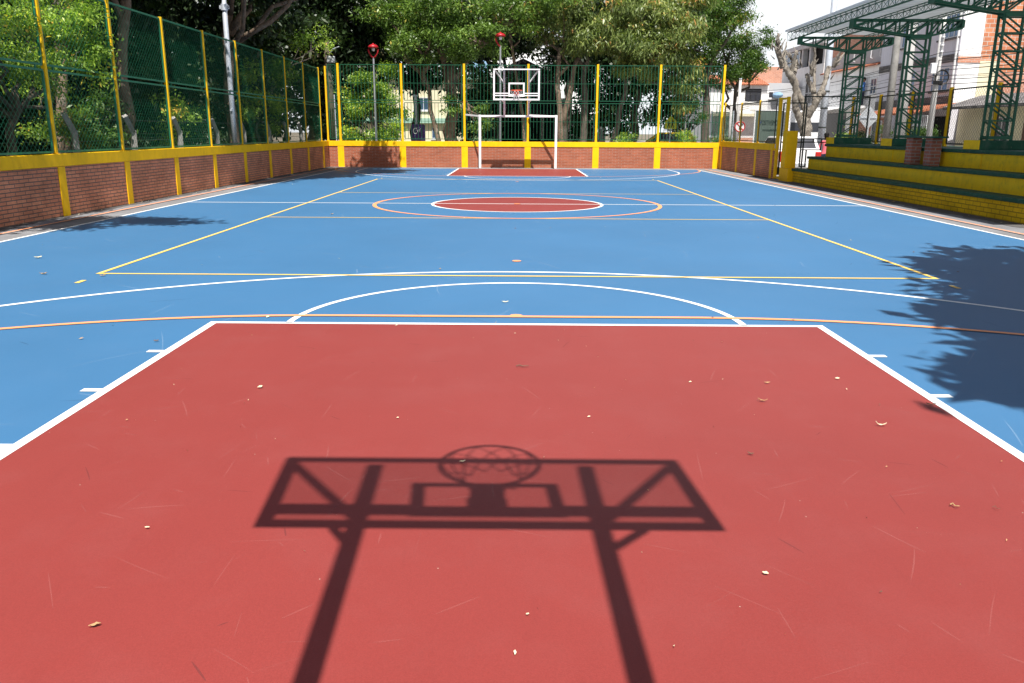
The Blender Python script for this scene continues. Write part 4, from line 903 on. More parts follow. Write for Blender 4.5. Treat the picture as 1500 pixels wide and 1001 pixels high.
for z_ in (1.7, 2.5, 3.2): m.tube([(13.2, 19, z_), (13.2, 19, z_ + .06)], .165, 14)
m.build('band', M['chain_dark'], lp)
for (x, y, r, h, lab) in ((13.02, 12.2, .13, 9, 'left of two pale concrete utility poles standing together'), (13.38, 12.0, .19, 10, 'thicker right one of two pale concrete utility poles standing together')):
    t = thing('utility_pole', lab, 'pole', (x, y, -.02), 'concrete utility poles')
    m = MB(); m.tube([(x, y, -.02), (x, y, 4), (x, y, h)], [r, r * .93, r * .75], 16); m.build('shaft', M['concrete_pale'] if r > .15 else M['concrete'], t, smooth=True)
    m = MB(); m.tube([(x, y, 2.9), (x, y, 2.93)], r * 1.0, 16); m.build('band', M['chain_dark'], t)
tp = thing('utility_pole', 'thin concrete utility pole with a cable coil and white meter box', 'pole', (13.95, 11.0, -.02), 'concrete utility poles')
m = MB(); m.tube([(13.95, 11, -.02), (13.95, 11, 3), (13.95, 11, 5.4)], [.10, .09, .075], 12); m.build('shaft', M['concrete_pale'], tp, smooth=True)
m = MB(); m.box(13.68, 13.86, 10.86, 11.0, 3.42, 3.76); m.build('meter_box', M['sign_white'], tp, bevel=.02)
m = MB()
for q in range(3): m.tube([(14.06 + .22 * math.cos(t * math.pi / 12), 10.88 - .012 * q, 3.30 + (.22 + .012 * q) * math.sin(t * math.pi / 12)) for t in range(25)], .014, 6, cap=False)
m.build('cable_coil', M['black'], tp)
m = MB()
for z_ in (4.15, 4.35, 4.6, 4.85): m.lathe((13.95, 10.88, z_), [(.001, -.05), (.05, -.04), (.035, 0), (.05, .04), (.001, .05)], 10)
m.build('insulator', M['sign_white'], tp); 
m = MB(); m.box(13.80, 14.10, 10.84, 10.90, 3.08, 3.2); m.build('clamp', M['black'], tp)
wr = MB(); rw = random.Random(8)
for k in range(9):
    z0 = rw.uniform(3.0, 4.6); x0 = 13.95 + rw.uniform(-.1, .1)
    for (ya, yb, za, zb, xa, xb) in ((-10, 11, z0 + rw.uniform(-.3, .9), z0, x0, x0), (11, 40, z0, z0 + rw.uniform(-.3, .4), x0, 15.5 + rw.uniform(-.2, .3)), (40, 75, z0, z0 + .3, 15.7, 16.5)):
        pts = []
        for i in range(13):
            t = i / 12; pts.append((xa + (xb - xa) * t, ya + (yb - ya) * t, za + (zb - za) * t - .30 * 4 * t * (1 - t)))
        wr.tube(pts, rw.choice((.006, .008, .012)), 5, cap=False)
tag(wr.build('overhead_cables', M['black'], uv=False), 'black sagging overhead cables running along the street of houses', 'cables')
for (x, y, h, r, lab) in ((10.97, 26.0, 3.6, .075, 'slim white pole seen through the far right corner of the fence'), (8.75, 26.5, 3.4, .06, 'slim white pole behind the last far fence panel'), (11.6, 27.0, 4.2, .08, 'slim grey pole behind the short right fence')):
    t = thing('slim_pole', lab, 'pole', (x, y, -.02), 'slim poles beyond the far corner')
    m = MB(); m.tube([(x, y, -.02), (x, y, h)], [r, r * .85], 10); m.build('shaft', M['concrete_pale'], t, smooth=True); m = MB(); m.tube([(x, y, h), (x, y, h + .05)], [r * 1.1, r * .6], 10); m.build('cap', M['grey_steel'], t)

# ------------------------------------------------------------------ signs
def text_ob(body, size, mat, parent, loc, rot, name='lettering', ext=.004, sx=1.0):
    c = bpy.data.curves.new(name, 'FONT'); c.body = body; c.size = size; c.extrude = ext; c.align_x = 'CENTER'; c.align_y = 'CENTER'
    tmp = bpy.data.objects.new('tmp', c); COL.objects.link(tmp); dg = bpy.context.evaluated_depsgraph_get(); dg.update()
    me = bpy.data.meshes.new_from_object(tmp.evaluated_get(dg)); COL.objects.unlink(tmp); bpy.data.objects.remove(tmp)
    me.materials.clear(); me.materials.append(mat); o = bpy.data.objects.new(name, me); COL.objects.link(o); o.parent = parent
    o.location = Vector(loc) - ORG[parent.name]; o.rotation_euler = rot; o.scale = (sx, 1, 1); return o
ps = thing('notice_board', 'dark purple rounded notice board with a pale ring emblem behind the far wall', 'sign', (-4.93, 24.0, -.02))
pts = []
for (cx, cz, a0) in ((-4.68, 1.72, 0), (-5.18, 1.72, 90), (-5.18, .45, 180), (-4.68, .45, 270)):
    for k in range(7):
        a = R(a0 + 15 * k); pts.append((cx + .10 * math.cos(a), 23.97, cz + .10 * math.sin(a)))
m = MB(); m.poly(pts, (0, .06, 0)); m.build('board', M['purple'], ps)
m = MB(); m.box(-5.1, -5.03, 24.03, 24.09, -.02, 1.6); m.box(-4.83, -4.76, 24.03, 24.09, -.02, 1.6); m.build('leg', M['grey_steel'], ps)
m = MB()
n = 24; ring = []
for k in range(n + 1):
    a = R(40 + 280 * k / n); ring.append((-5.06 + .10 * math.cos(a), 23.963, 1.50 + .13 * math.sin(a)))
m.tube(ring, .020, 6); m.build('emblem', M['sign_white'], ps)
text_ob('uf', .24, M['sign_white'], ps, (-4.90, 23.962, 1.52), (R(90), 0, 0))
text_ob('- --- --', .10, M['sign_white'], ps, (-4.98, 23.962, 1.68), (R(90), 0, 0))
ys = thing('crossing_sign', 'yellow school crossing sign with two black walking figures behind the far fence', 'sign', (7.9, 26.0, -.02))
m = MB(); m.tube([(7.9, 26.03, -.02), (7.9, 26.03, 2.2)], .03, 8); m.build('pole', M['grey_steel'], ys)
m = MB(); m.poly([(7.60, 25.97, 1.66), (8.20, 25.97, 1.66), (8.20, 25.97, 2.02), (7.90, 25.97, 2.32), (7.60, 25.97, 2.02)], (0, .03, 0)); m.build('plate', M['sign_yellow'], ys)
for (x, s_) in ((7.80, .8), (7.99, 1.0)):
    m = MB(); y = 25.962
    m.ell((x, y, 1.80 + .30 * s_), (.035 * s_, .008, .038 * s_), 10, 6)
    m.bar((x, y, 1.80 + .26 * s_), (x - .01, y, 1.80 + .10 * s_), .012, .07 * s_, up=(1, 0, 0)); m.bar((x - .01, y, 1.80 + .11 * s_), (x - .07 * s_, y, 1.80 - .08 * s_), .012, .035 * s_, up=(1, 0, 0)); m.bar((x, y, 1.80 + .11 * s_), (x + .06 * s_, y, 1.80 - .08 * s_), .012, .035 * s_, up=(1, 0, 0)); m.bar((x, y, 1.80 + .24 * s_), (x + .09 * s_, y, 1.80 + .13 * s_), .012, .025 * s_, up=(1, 0, 0))
    m.build('walking_figure', M['black'], ys)
ds = thing('diamond_sign', 'back of a bare metal diamond road sign behind the bleachers', 'sign', (12.27, 12.0, -.02))
m = MB(); m.tube([(12.27, 12.0, -.02), (12.27, 12.0, 2.3)], .032, 10); m.build('pole', M['sign_back'], ds)
m = MB(); m.poly([(12.26, 12.05, 1.62), (12.63, 12.05, 2.03), (12.26, 12.05, 2.44), (11.89, 12.05, 2.03)], (0, .006, 0)); m.build('plate', M['sign_back'], ds)
m = MB(); m.box(11.98, 12.54, 12.02, 12.048, 2.01, 2.05); m.build('bracket', M['grey_steel'], ds)
rs_ = thing('round_sign', 'round white no turn sign with a red ring behind the short right fence', 'sign', (10.95, 24.0, -.02))
m = MB(); m.tube([(10.95, 24.03, -.02), (10.95, 24.03, 1.9)], .025, 8); m.build('pole', M['sign_back'], rs_)
m = MB(); m.tube([(10.95, 23.985, 1.78), (10.95, 24.0, 1.78)], .27, 28); m.build('plate', M['sign_white'], rs_)
m = MB(); m.tube([(10.95 + .24 * math.cos(2 * math.pi * k / 28), 23.98, 1.78 + .24 * math.sin(2 * math.pi * k / 28)) for k in range(29)], .030, 6, cap=False); m.bar((10.95 - .16, 23.978, 1.78 + .16), (10.95 + .16, 23.978, 1.78 - .16), .012, .045, up=(1, 0, 0)); m.build('ring', M['sign_red'], rs_)
m = MB(); m.bar((10.93, 23.972, 1.66), (10.93, 23.972, 1.80), .01, .05, up=(1, 0, 0)); m.bar((10.93, 23.971, 1.80), (11.04, 23.971, 1.88), .01, .05, up=(1, 0, 0)); m.poly([(11.0, 23.966, 1.93), (11.1, 23.966, 1.90), (11.03, 23.966, 1.80)], (0, .01, 0)); m.build('arrow', M['black'], rs_)

# green shade cloth screens
gs = thing('shade_cloth_screen', 'green shade cloth screen with dark printed writing beyond the short right fence', 'screen', (11.6, 21.5, -.02))
m = MB(); m.box(10.98, 12.20, 21.49, 21.5, .3, 2.48); m.build('cloth', M['tarp'], gs)
m = MB(); m.box(12.20, 12.25, 21.46, 21.52, -.02, 2.56); m.box(10.93, 10.98, 21.46, 21.52, -.02, 2.52); m.box(10.98, 12.20, 21.47, 21.51, 2.48, 2.53); m.build('frame', M['frame_white'], gs)
text_ob('POSITIVISMO', .20, M['tarp_ink'], gs, (11.62, 21.48, 1.94), (R(90), 0, 0)).scale = (.70, 1.55, 1)
m = MB(); rr_ = random.Random(3); x = 11.34
while x < 12.06:
    wd = rr_.uniform(.016, .042); m.box(x, x + wd, 21.477, 21.485, 1.58, 1.58 + rr_.uniform(.05, .09)); x += wd + .015
m.build('small_print', M['tarp_ink'], gs)
m = MB(); m.poly([(11.19, 21.474, 1.86), (11.27, 21.474, 1.96), (11.22, 21.474, 2.06), (11.14, 21.474, 1.96)], (0, .004, 0)); m.build('blue_emblem', M['tarp_blue'], gs)
g2 = thing('shade_cloth_screen', 'thin plain green shade cloth screen nearest the far corner of the court', 'screen', (11.2, 28.6, -.02))
m = MB(); m.box(10.6, 11.75, 28.59, 28.6, .2, 2.6); m.build('cloth', M['tarp_thin'], g2); m = MB(); m.box(10.55, 10.6, 28.57, 28.63, -.02, 2.65); m.box(11.75, 11.80, 28.57, 28.63, -.02, 2.65); m.build('frame', M['grey_steel'], g2)

# ------------------------------------------------------------------ houses
def win(parent, axis, p, a0, a1, z0, z1, pane, bars=2, rows=1, frame='frame_white', proud=.05):
    """window on a facade; axis 'x': facade x=p facing -x, span along y; axis 'y': facade y=p facing -y, span along x"""
    fw = .06; m = MB()
    def bx(mb, u0, u1, q0, q1, d0, d1):
        if axis == 'x': mb.box(p - d1, p - d0, u0, u1, q0, q1)
        else: mb.box(u0, u1, p - d1, p - d0, q0, q1)
    bx(m, a0, a1, z0, z0 + fw, 0, proud); bx(m, a0, a1, z1 - fw, z1, 0, proud); bx(m, a0, a0 + fw, z0 + fw, z1 - fw, 0, proud); bx(m, a1 - fw, a1, z0 + fw, z1 - fw, 0, proud)
    for k in range(1, bars): u = a0 + (a1 - a0) * k / bars; bx(m, u - .025, u + .025, z0 + fw, z1 - fw, 0, proud - .006)
    for k in range(1, rows): q = z0 + (z1 - z0) * k / rows; bx(m, a0 + fw, a1 - fw, q - .02, q + .02, 0, proud - .012)
    fr = m.build('window', M[frame], parent)
    m = MB(); bx(m, a0 + fw, a1 - fw, z0 + fw, z1 - fw, .002, .012); m.build('pane', M[pane], fr)
    m = MB(); bx(m, a0 - .08, a1 + .08, z0 - .09, z0 - .002, 0, proud + .06); m.build('sill', M['stone'] if pane == 'pane_blue' else M['light_grey_wall'], fr)
    return fr
HX = 23.0
# lilac house
h = thing('terraced_house', 'lilac grey house with blue windows and stone bands behind the concrete poles', 'house', (26, 32, -.02), 'houses along the street')
m = MB(); m.box(HX, 31, 27.5, 37.0, -.02, 9.0); m.build('wall', M['lilac_wall'], h)
for (z0, z1) in ((5.18, 5.58), (2.95, 3.45)): m = MB(); m.box(HX - .05, HX - .002, 27.5, 37.0, z0, z1); m.build('stone_band', M['stone'], h)
win(h, 'x', HX, 27.62, 29.75, 6.42, 7.9, 'pane_blue', 4, 2); win(h, 'x', HX, 32.4, 34.2, 6.42, 7.9, 'pane_blue', 3, 2)
win(h, 'x', HX, 28.1, 30.0, 3.74, 4.95, 'pane_blue', 3, 3); win(h, 'x', HX, 31.9, 33.9, 3.84, 4.95, 'pane_blue', 4, 3)
m = MB(); m.bar((HX - 2.6, 30.2, 2.50), (HX, 30.2, 3.02), 7.0, .10, up=(0, 0, 1)); m.build('tile_roof', M['tile'], h)
m = MB(); m.box(HX - 2.35, HX - 2.15, 29.6, 33.6, -.02, 2.38); m.build('brick_front', M['brick_parapet'], h)
win(h, 'x', HX - 2.35, 30.3, 31.6, .9, 2.2, 'pane_dark', 2, 1)
m = MB(); gx = HX - 2.3
for k in range(19): yy = 25.2 + .2 * k; m.bar((gx, yy, .1), (gx, yy, 2.40), .028)
for z_ in (.2, 1.0, 1.9, 2.38): m.bar((gx, 25.2, z_), (gx, 28.8, z_), .045)
for k in range(5):
    for zc in (.6, 1.45):
        yc = 25.6 + .75 * k; m.tube([(gx - .02, yc + .17 * math.cos(t * math.pi / 8), zc + .26 * math.sin(t * math.pi / 8)) for t in range(17)], .016, 5, cap=False)
m.build('ornate_gate', M['frame_white'], h)
m = MB(); m.box(HX - .04, HX - .002, 27.52, 29.6, .0, 2.4); m.build('painted_opening_shade', M['dark'], h)  # flat dark sheet on the wall, painted as the shade of an opening
m = MB(); m.tube([(HX - .08, 27.6, -.02), (HX - .08, 27.6, 9.0)], .06, 8); m.build('drainpipe', M['frame_white'], h)
m = MB(); m.box(HX + .02, HX + 1.15, 27.46, 27.498, 3.0, 9.0); m.build('white_side', M['white_wall'], h)
m = MB(); m.box(HX + 1.15, HX + 7.9, 27.45, 27.498, 4.6, 9.0); m.build('brick_side', M['brick_house'], h)
m = MB(); m.box(HX + 1.15, HX + 7.9, 27.455, 27.498, 2.5, 4.598); m.build('brick_patch', M['brick_parapet'], h)
m = MB(); m.box(HX + 1.15, HX + 2.05, 27.44, 27.452, 2.5, 5.2); m.build('render_patch', M['cream_wall'], h)
m = MB(); m.box(HX - .02, HX + 1.15, 27.43, 27.458, 5.10, 5.42); m.build('side_band', M['brick_parapet'], h)
# low cream house
h = thing('terraced_house', 'low cream house with a dark porch roof at the right picture edge', 'house', (26, 23, -.02), 'houses along the street')
m = MB(); m.box(HX + .4, 31, 15.5, 27.40, -.02, 3.0); m.build('wall', M['cream_wall'], h)
m = MB(); m.bar((HX - 1.0, 22.4, 2.75), (HX + .9, 22.4, 3.35), 8.0, .14); m.build('porch_roof', M['stone'], h)
m = MB(); m.box(HX + .9, 31, 15.5, 27.41, 3.01, 3.2); m.build('parapet', M['stone'], h)
win(h, 'x', HX + .4, 22.6, 23.9, 1.0, 2.3, 'pane_dark', 2, 2); win(h, 'x', HX + .4, 18.6, 19.9, 1.0, 2.3, 'pane_dark', 2, 2)
m = MB(); m.box(HX + .36, HX + .398, 20.4, 21.5, .1, 2.25); m.build('door', M['twig'], h)
# white balcony house
h = thing('terraced_house', 'white house with a balcony and bare brick parapet behind the first canopy column', 'house', (26, 42, -.02), 'houses along the street')
m = MB(); m.box(HX, 31, 37.02, 47.0, -.02, 5.75); m.build('wall', M['white_wall'], h)
m = MB(); m.box(HX + .3, 31, 37.02, 47.0, 5.76, 6.9); m.build('upper_wall', M['grey_wall'], h)
m = MB(); m.box(HX + .28, HX + .6, 37.04, 46.9, 6.91, 8.3); m.build('brick_parapet', M['brick_parapet'], h)
m = MB(); m.bar((HX - .25, 42.0, 5.74), (HX + .35, 42.0, 5.95), 9.9, .08); m.build('tile_eave', M['tile'], h)
m = MB(); m.box(HX - .03, HX - .002, 38.4, 43.0, 3.35, 5.1); m.build('balcony_opening', M['light_grey_wall'], h)
m = MB(); m.box(HX - .7, HX - .04, 38.0, 43.2, 3.10, 3.25); m.box(HX - .7, HX - .62, 38.0, 43.2, 3.25, 3.8); m.build('balcony', M['white_wall'], h)
m = MB(); m.bar((HX - .66, 38.0, 4.0), (HX - .66, 43.2, 4.0), .04)
for k in range(6): m.bar((HX - .66, 38.1 + .96 * k, 3.8), (HX - .66, 38.1 + .96 * k, 4.0), .03)
m.build('balcony_rail', M['black_steel'], h)
win(h, 'x', HX, 37.15, 38.1, 3.95, 4.95, 'pane', 2, 2)
m = MB()
for k in range(4): yy = 37.6 + 1.4 * k; m.tube([(HX + .24, yy, 6.75), (HX + .16, yy, 6.75), (HX + .16, yy, 6.3), (HX + .16, yy - .25, 6.25)], .03, 6)
m.build('bent_pipe', M['frame_white'], h)
m = MB(); m.bar((HX - 1.9, 44.0, 3.0), (HX - .05, 44.0, 3.35), 5.6, .10); m.build('awning_roof', M['white_wall'], h)
for (ya, yb) in ((41.8, 43.6), (44.4, 46.4)):
    m = MB(); m.box(HX - 1.62, HX - 1.55, ya, ya + .08, .1, 2.8); m.box(HX - 1.62, HX - 1.55, yb - .08, yb, .1, 2.8)
    for k in range(11): m.box(HX - 1.61, HX - 1.56, ya + .08, yb - .08, .3 + .22 * k, .43 + .22 * k)
    m.build('louvre_gate', M['frame_white'], h)
m = MB(); m.box(HX - .03, HX - .002, 41.7, 46.8, .1, 2.9); m.build('painted_porch_shade', M['pane_dark'], h)  # dark sheet painted as the shade under the awning roof
# grey unfinished house
h = thing('terraced_house', 'grey unfinished house with dark open top floor behind the pruned tree', 'house', (26, 52, -.02), 'houses along the street')
m = MB(); m.box(HX, 31, 47.02, 57.5, -.02, 6.6); m.build('wall', M['light_grey_wall'], h)
m = MB(); m.box(HX - .3, HX, 47.2, 57.4, 2.9, 3.2); m.build('ledge', M['grey_wall'], h)
m = MB(); m.box(HX + .5, 31, 47.02, 57.4, 6.61, 8.0); m.build('top_floor_shade', M['dark'], h)  # solid block coloured dark for the shade of the open floor
m = MB(); m.box(HX - .2, 31, 47.0, 57.5, 8.02, 8.35); m.build('roof_slab', M['grey_wall'], h)
for yy in (47.3, 50.4, 52.2, 57.2): m = MB(); m.box(HX + .02, HX + .42, yy - .18, yy + .18, 6.61, 8.01); m.build('column', M['grey_wall'], h)
win(h, 'x', HX, 52.6, 56.8, 6.75, 7.95, 'pane', 4, 1); win(h, 'x', HX, 52.5, 56.4, 3.7, 5.4, 'pane_dark', 4, 2); win(h, 'x', HX, 48.2, 50.6, 3.7, 5.4, 'pane_dark', 3, 2)
m = MB(); m.box(HX - .05, HX - .002, 47.3, 56.8, -.0, 2.85); m.build('garage_front', M['white_wall'], h)
m = MB(); m.box(HX - .08, HX - .052, 47.6, 49.2, .0, 2.4); m.build('door', M['dark'], h)
# far white house facing the court
h = thing('terraced_house', 'pale house with one dark window and brick roof edge beyond the far right corner', 'house', (18.4, 55, -.02), 'houses along the street')
m = MB(); m.box(15.0, 19.9, 50.0, 60, -.02, 5.15); m.build('wall', M['light_grey_wall'], h)
m = MB(); m.box(19.91, 22.5, 51.5, 60, -.02, 5.4); m.build('side_wall', M['grey_wall'], h)
win(h, 'y', 50.0, 18.05, 19.30, 3.90, 4.86, 'pane_dark', 3, 1, 'black'); win(h, 'y', 51.5, 20.3, 20.75, 4.2, 4.75, 'pane_dark', 1, 1)
m = MB(); m.bar((17.4, 49.7, 5.16), (17.4, 54, 6.1), 4.8, .10, up=(0, 0, 1)); m.build('tile_roof', M['tile'], h)
m = MB(); m.box(18.9, 22.4, 55, 55.3, 5.45, 6.9); m.build('brick_parapet', M['brick_parapet'], h)
m = MB(); m.box(15.4, 19.6, 49.2, 49.98, 2.75, 2.95); m.build('ledge', M['cream_wall'], h)
m = MB(); m.box(16.4, 17.6, 49.94, 49.99, 1.25, 2.74); m.build('doorway', M['mint'], h)
m = MB(); m.box(15.0, 19.8, 49.0, 49.2, -.02, 1.1); m.build('brick_base', M['brick_parapet'], h)
m = MB(); m.tube([(19.55, 54.4, 5.5), (19.55, 54.4, 7.4)], .12, 10); m.build('vent_pipe', M['sign_white'], h)
aw = thing('blue_awning', 'small light blue awning on the grey house beside the pruned tree', 'awning', (21.0, 51.3, 4.3))
m = MB(); m.ell((21.0, 51.2, 4.45), (.42, .4, .24), 14, 8); m.build('canopy', M['awning'], aw, smooth=True); m = MB(); m.bar((21.1, 51.3, 3.3), (21.1, 51.3, 4.4), .06); m.build('pole', M['grey_steel'], aw)
# cream house behind the ficus
h = thing('house', 'cream house with pale green band behind the purple sign', 'house', (-7, 47, -.02))
m = MB(); m.box(-12.5, -2.2, 44.0, 50, -.02, 5.1); m.build('wall', M['cream_wall'], h)
m = MB(); m.box(-12.5, -2.2, 43.7, 43.99, 2.05, 2.40); m.build('green_band', M['mint'], h)
m = MB(); m.box(-12.8, -2.0, 43.6, 50.3, 5.11, 5.35); m.build('roof', M['mint'], h)
win(h, 'y', 44.0, -7.6, -6.5, 2.95, 3.85, 'pane', 3, 1, 'grey_steel'); win(h, 'y', 44.0, -11, -9.9, 2.95, 3.85, 'pane', 3, 1, 'grey_steel'); win(h, 'y', 44.0, -6.3, -5.9, .95, 1.75, 'pane', 1, 1, 'grey_steel')
# white buildings
h = thing('house', 'tall white building with a window grille behind the pavilion', 'house', (3, 58, -.02))
m = MB(); m.box(-4.5, 7.5, 56, 64, -.02, 8.6); m.build('wall', M['white_wall'], h)
m = MB()
for k in range(8): m.bar((2.0 + .2 * k, 55.95, 7.0), (2.0 + .2 * k, 55.95, 8.4), .04)
for k in range(6): m.bar((2.0, 55.95, 7.0 + .28 * k), (3.4, 55.95, 7.0 + .28 * k), .04)
m.build('grille', M['grey_steel'], h)
m = MB(); m.box(-4.2, -2.6, 55.94, 55.99, 3, 8.0); m.build('blue_panel', M['awning'], h)
h = thing('garden_wall', 'low white wall speckled with shade between the trunks right of the goal', 'wall', (4.2, 36, -.02))
m = MB(); m.box(2.9, 5.6, 36, 36.2, -.02, 2.5); m.build('panel', M['white_wall'], h); m = MB(); m.box(2.85, 5.65, 35.95, 36.25, 2.5, 2.6); m.build('coping', M['tile'], h)
# dark roofed pavilion
h = thing('pavilion', 'dark gabled park pavilion behind the far goal', 'pavilion', (-.2, 36, -.02))
m = MB(); m.poly([(-3.0, 34.0, 3.55), (2.7, 34.0, 4.65), (.3, 34.0, 5.75), (-.4, 34.0, 5.45)], (0, 6, 0)); m.build('roof', M['dark_roof'], h)
m = MB(); m.poly([(-2.9, 34.1, 2.6), (2.5, 34.1, 2.6), (2.5, 34.1, 4.5), (-2.9, 34.1, 3.54)], (0, .1, 0)); m.build('gable', M['dark_roof'], h)
m = MB(); m.box(-3.3, 2.2, 33.2, 34.05, 2.45, 2.75); m.build('fascia', M['dark_roof'], h)
for x in (-2.9, -1.1, .5, 1.5): m = MB(); m.box(x - .09, x + .09, 33.4, 33.58, -.02, 2.45); m.build('post', M['concrete'], h)
m = MB(); m.box(-2.9, 3.6, 38.6, 38.8, -.02, 3.6); m.build('back_wall', M['dark'], h)  # wall coloured near black to give the pavilion its inner shade

# ------------------------------------------------------------------ vehicles
def car(label, cat, loc, rotz, paint, L=4.2, Wd=1.7, hb=.92, ht=1.46, kind='hatch', group=None):
    """built nose toward +y, centred on x; origin at the ground under the middle"""
    t = thing('parked_car' if kind != 'van' else 'parked_van', label, cat, (0, 0, 0), group); y0, y1 = -L / 2, L / 2; hw = Wd / 2
    m = MB()
    if kind == 'van': prof = [(y0, .35), (y0 + .02, hb), (y1 - .35, hb), (y1 - .05, .75), (y1, .35)]
    else: prof = [(y0 + .05, .32), (y0, .55), (y0 + .04, hb), (y1 - 1.15, hb - .02), (y1 - .15, hb - .2), (y1, .55), (y1 - .05, .30)]
    m.poly([(-hw, a, b_) for a, b_ in prof], (Wd, 0, 0)); m.build('body', M[paint], t, bevel=.05)
    if kind == 'van': cb, ct = (y0 + .02, y1 - .6), (y0 + .06, y1 - 1.1)
    else: cb, ct = (y0 + .10, y1 - 1.05), (y0 + .45, y1 - 1.85)
    hi = hw - (.06 if kind == 'van' else .14); hbw = hw - .03
    A = [(-hbw, cb[0], hb), (hbw, cb[0], hb), (hbw, cb[1], hb), (-hbw, cb[1], hb)]; B = [(-hi, ct[0], ht), (hi, ct[0], ht), (hi, ct[1], ht), (-hi, ct[1], ht)]
    m = MB(); m.hexa(A + B); cab = m.build('cabin', M[paint], t, bevel=.05)
    def lerp(p, q, k): return Vector(p).lerp(Vector(q), k)
    def pane(i, j, k0, k1, mg, nm):
        a, b_ = lerp(A[i], B[i], k0), lerp(A[j], B[j], k0); c, d = lerp(A[j], B[j], k1), lerp(A[i], B[i], k1)
        a, b_ = a.lerp(b_, mg), b_.lerp(a, mg); c, d = c.lerp(d, mg), d.lerp(c, mg)
        nrm = (b_ - a).cross(d - a).normalized() * .012
        mm = MB(); mm.hexa([a - nrm * .2, b_ - nrm * .2, c - nrm * .2, d - nrm * .2, a + nrm, b_ + nrm, c + nrm, d + nrm]); mm.build(nm, M['pane_dark'], cab)
    k0, k1 = (.12, .86) if kind != 'van' else (.30, .62)
    pane(0, 1, k0, k1, .09, 'rear_window'); pane(2, 3, .12, .88, .08, 'windscreen')
    if kind != 'van': pane(1, 2, .12, .86, .10, 'side_window'); pane(3, 0, .12, .86, .10, 'side_window')
    for x in (-hw + .02, hw - .02):
        for yy in (y0 + .75, y1 - .8):
            m = MB(); s_ = -1 if x < 0 else 1; c = Vector((x - s_ * .09, yy, .31)); m.tube([c - Vector((.09, 0, 0)), c + Vector((.115, 0, 0)) if s_ > 0 else c + Vector((.09, 0, 0))], .31, 20); wh = m.build('wheel', M['rubber'], t, smooth=False)
            m = MB(); e = x + s_ * .03; m.tube([(e - .02, yy, .31), (e + .02, yy, .31)], .19, 14); m.build('rim', M['sign_back'], wh)
    for q in (-1, 1):
        m = MB(); m.box(min(q * (hw - .02), q * (hw - .22)), max(q * (hw - .02), q * (hw - .22)), y0 - .03, y0 + .06, .52, .88); m.build('tail_lamp', M['tail_red'], t, bevel=.02)
    m = MB(); m.box(-hw + .03, hw - .03, y0 - .07, y0 + .05, .30, .50); m.build('bumper', M['sign_back'] if kind == 'van' else M[paint], t, bevel=.03)
    m = MB(); m.box(-.24, .24, y0 - .082, y0 - .07, .34, .46); m.build('number_plate', M['sign_back'], t)
    for q in (-1, 1):
        m = MB(); m.ell((q * (hw + .09), ct[1] + .25, hb + .10), (.09, .06, .07), 10, 6); m.build('mirror', M['black'], t, smooth=True)
    t.location = loc; t.rotation_euler = (0, 0, rotz); return t
car('white hatchback parked with its red tail lamp seen through the gate', 'car', (10.46, 15.2, -.05), R(-3), 'white_car', 4.2, 1.56, .95, 1.42, 'hatch', 'vehicles on the street')
car('white delivery van behind the pruned tree trunk', 'van', (13.6, 24.6, -.01), 0, 'white_car', 5.0, 1.95, 1.15, 2.5, 'van', 'vehicles on the street')
car('white and yellow taxi seen low under the yellow crossing sign', 'car', (8.5, 31.5, -.01), R(75), 'yellow_car', 4.1, 1.65, .95, 1.5, 'hatch', 'vehicles on the street')

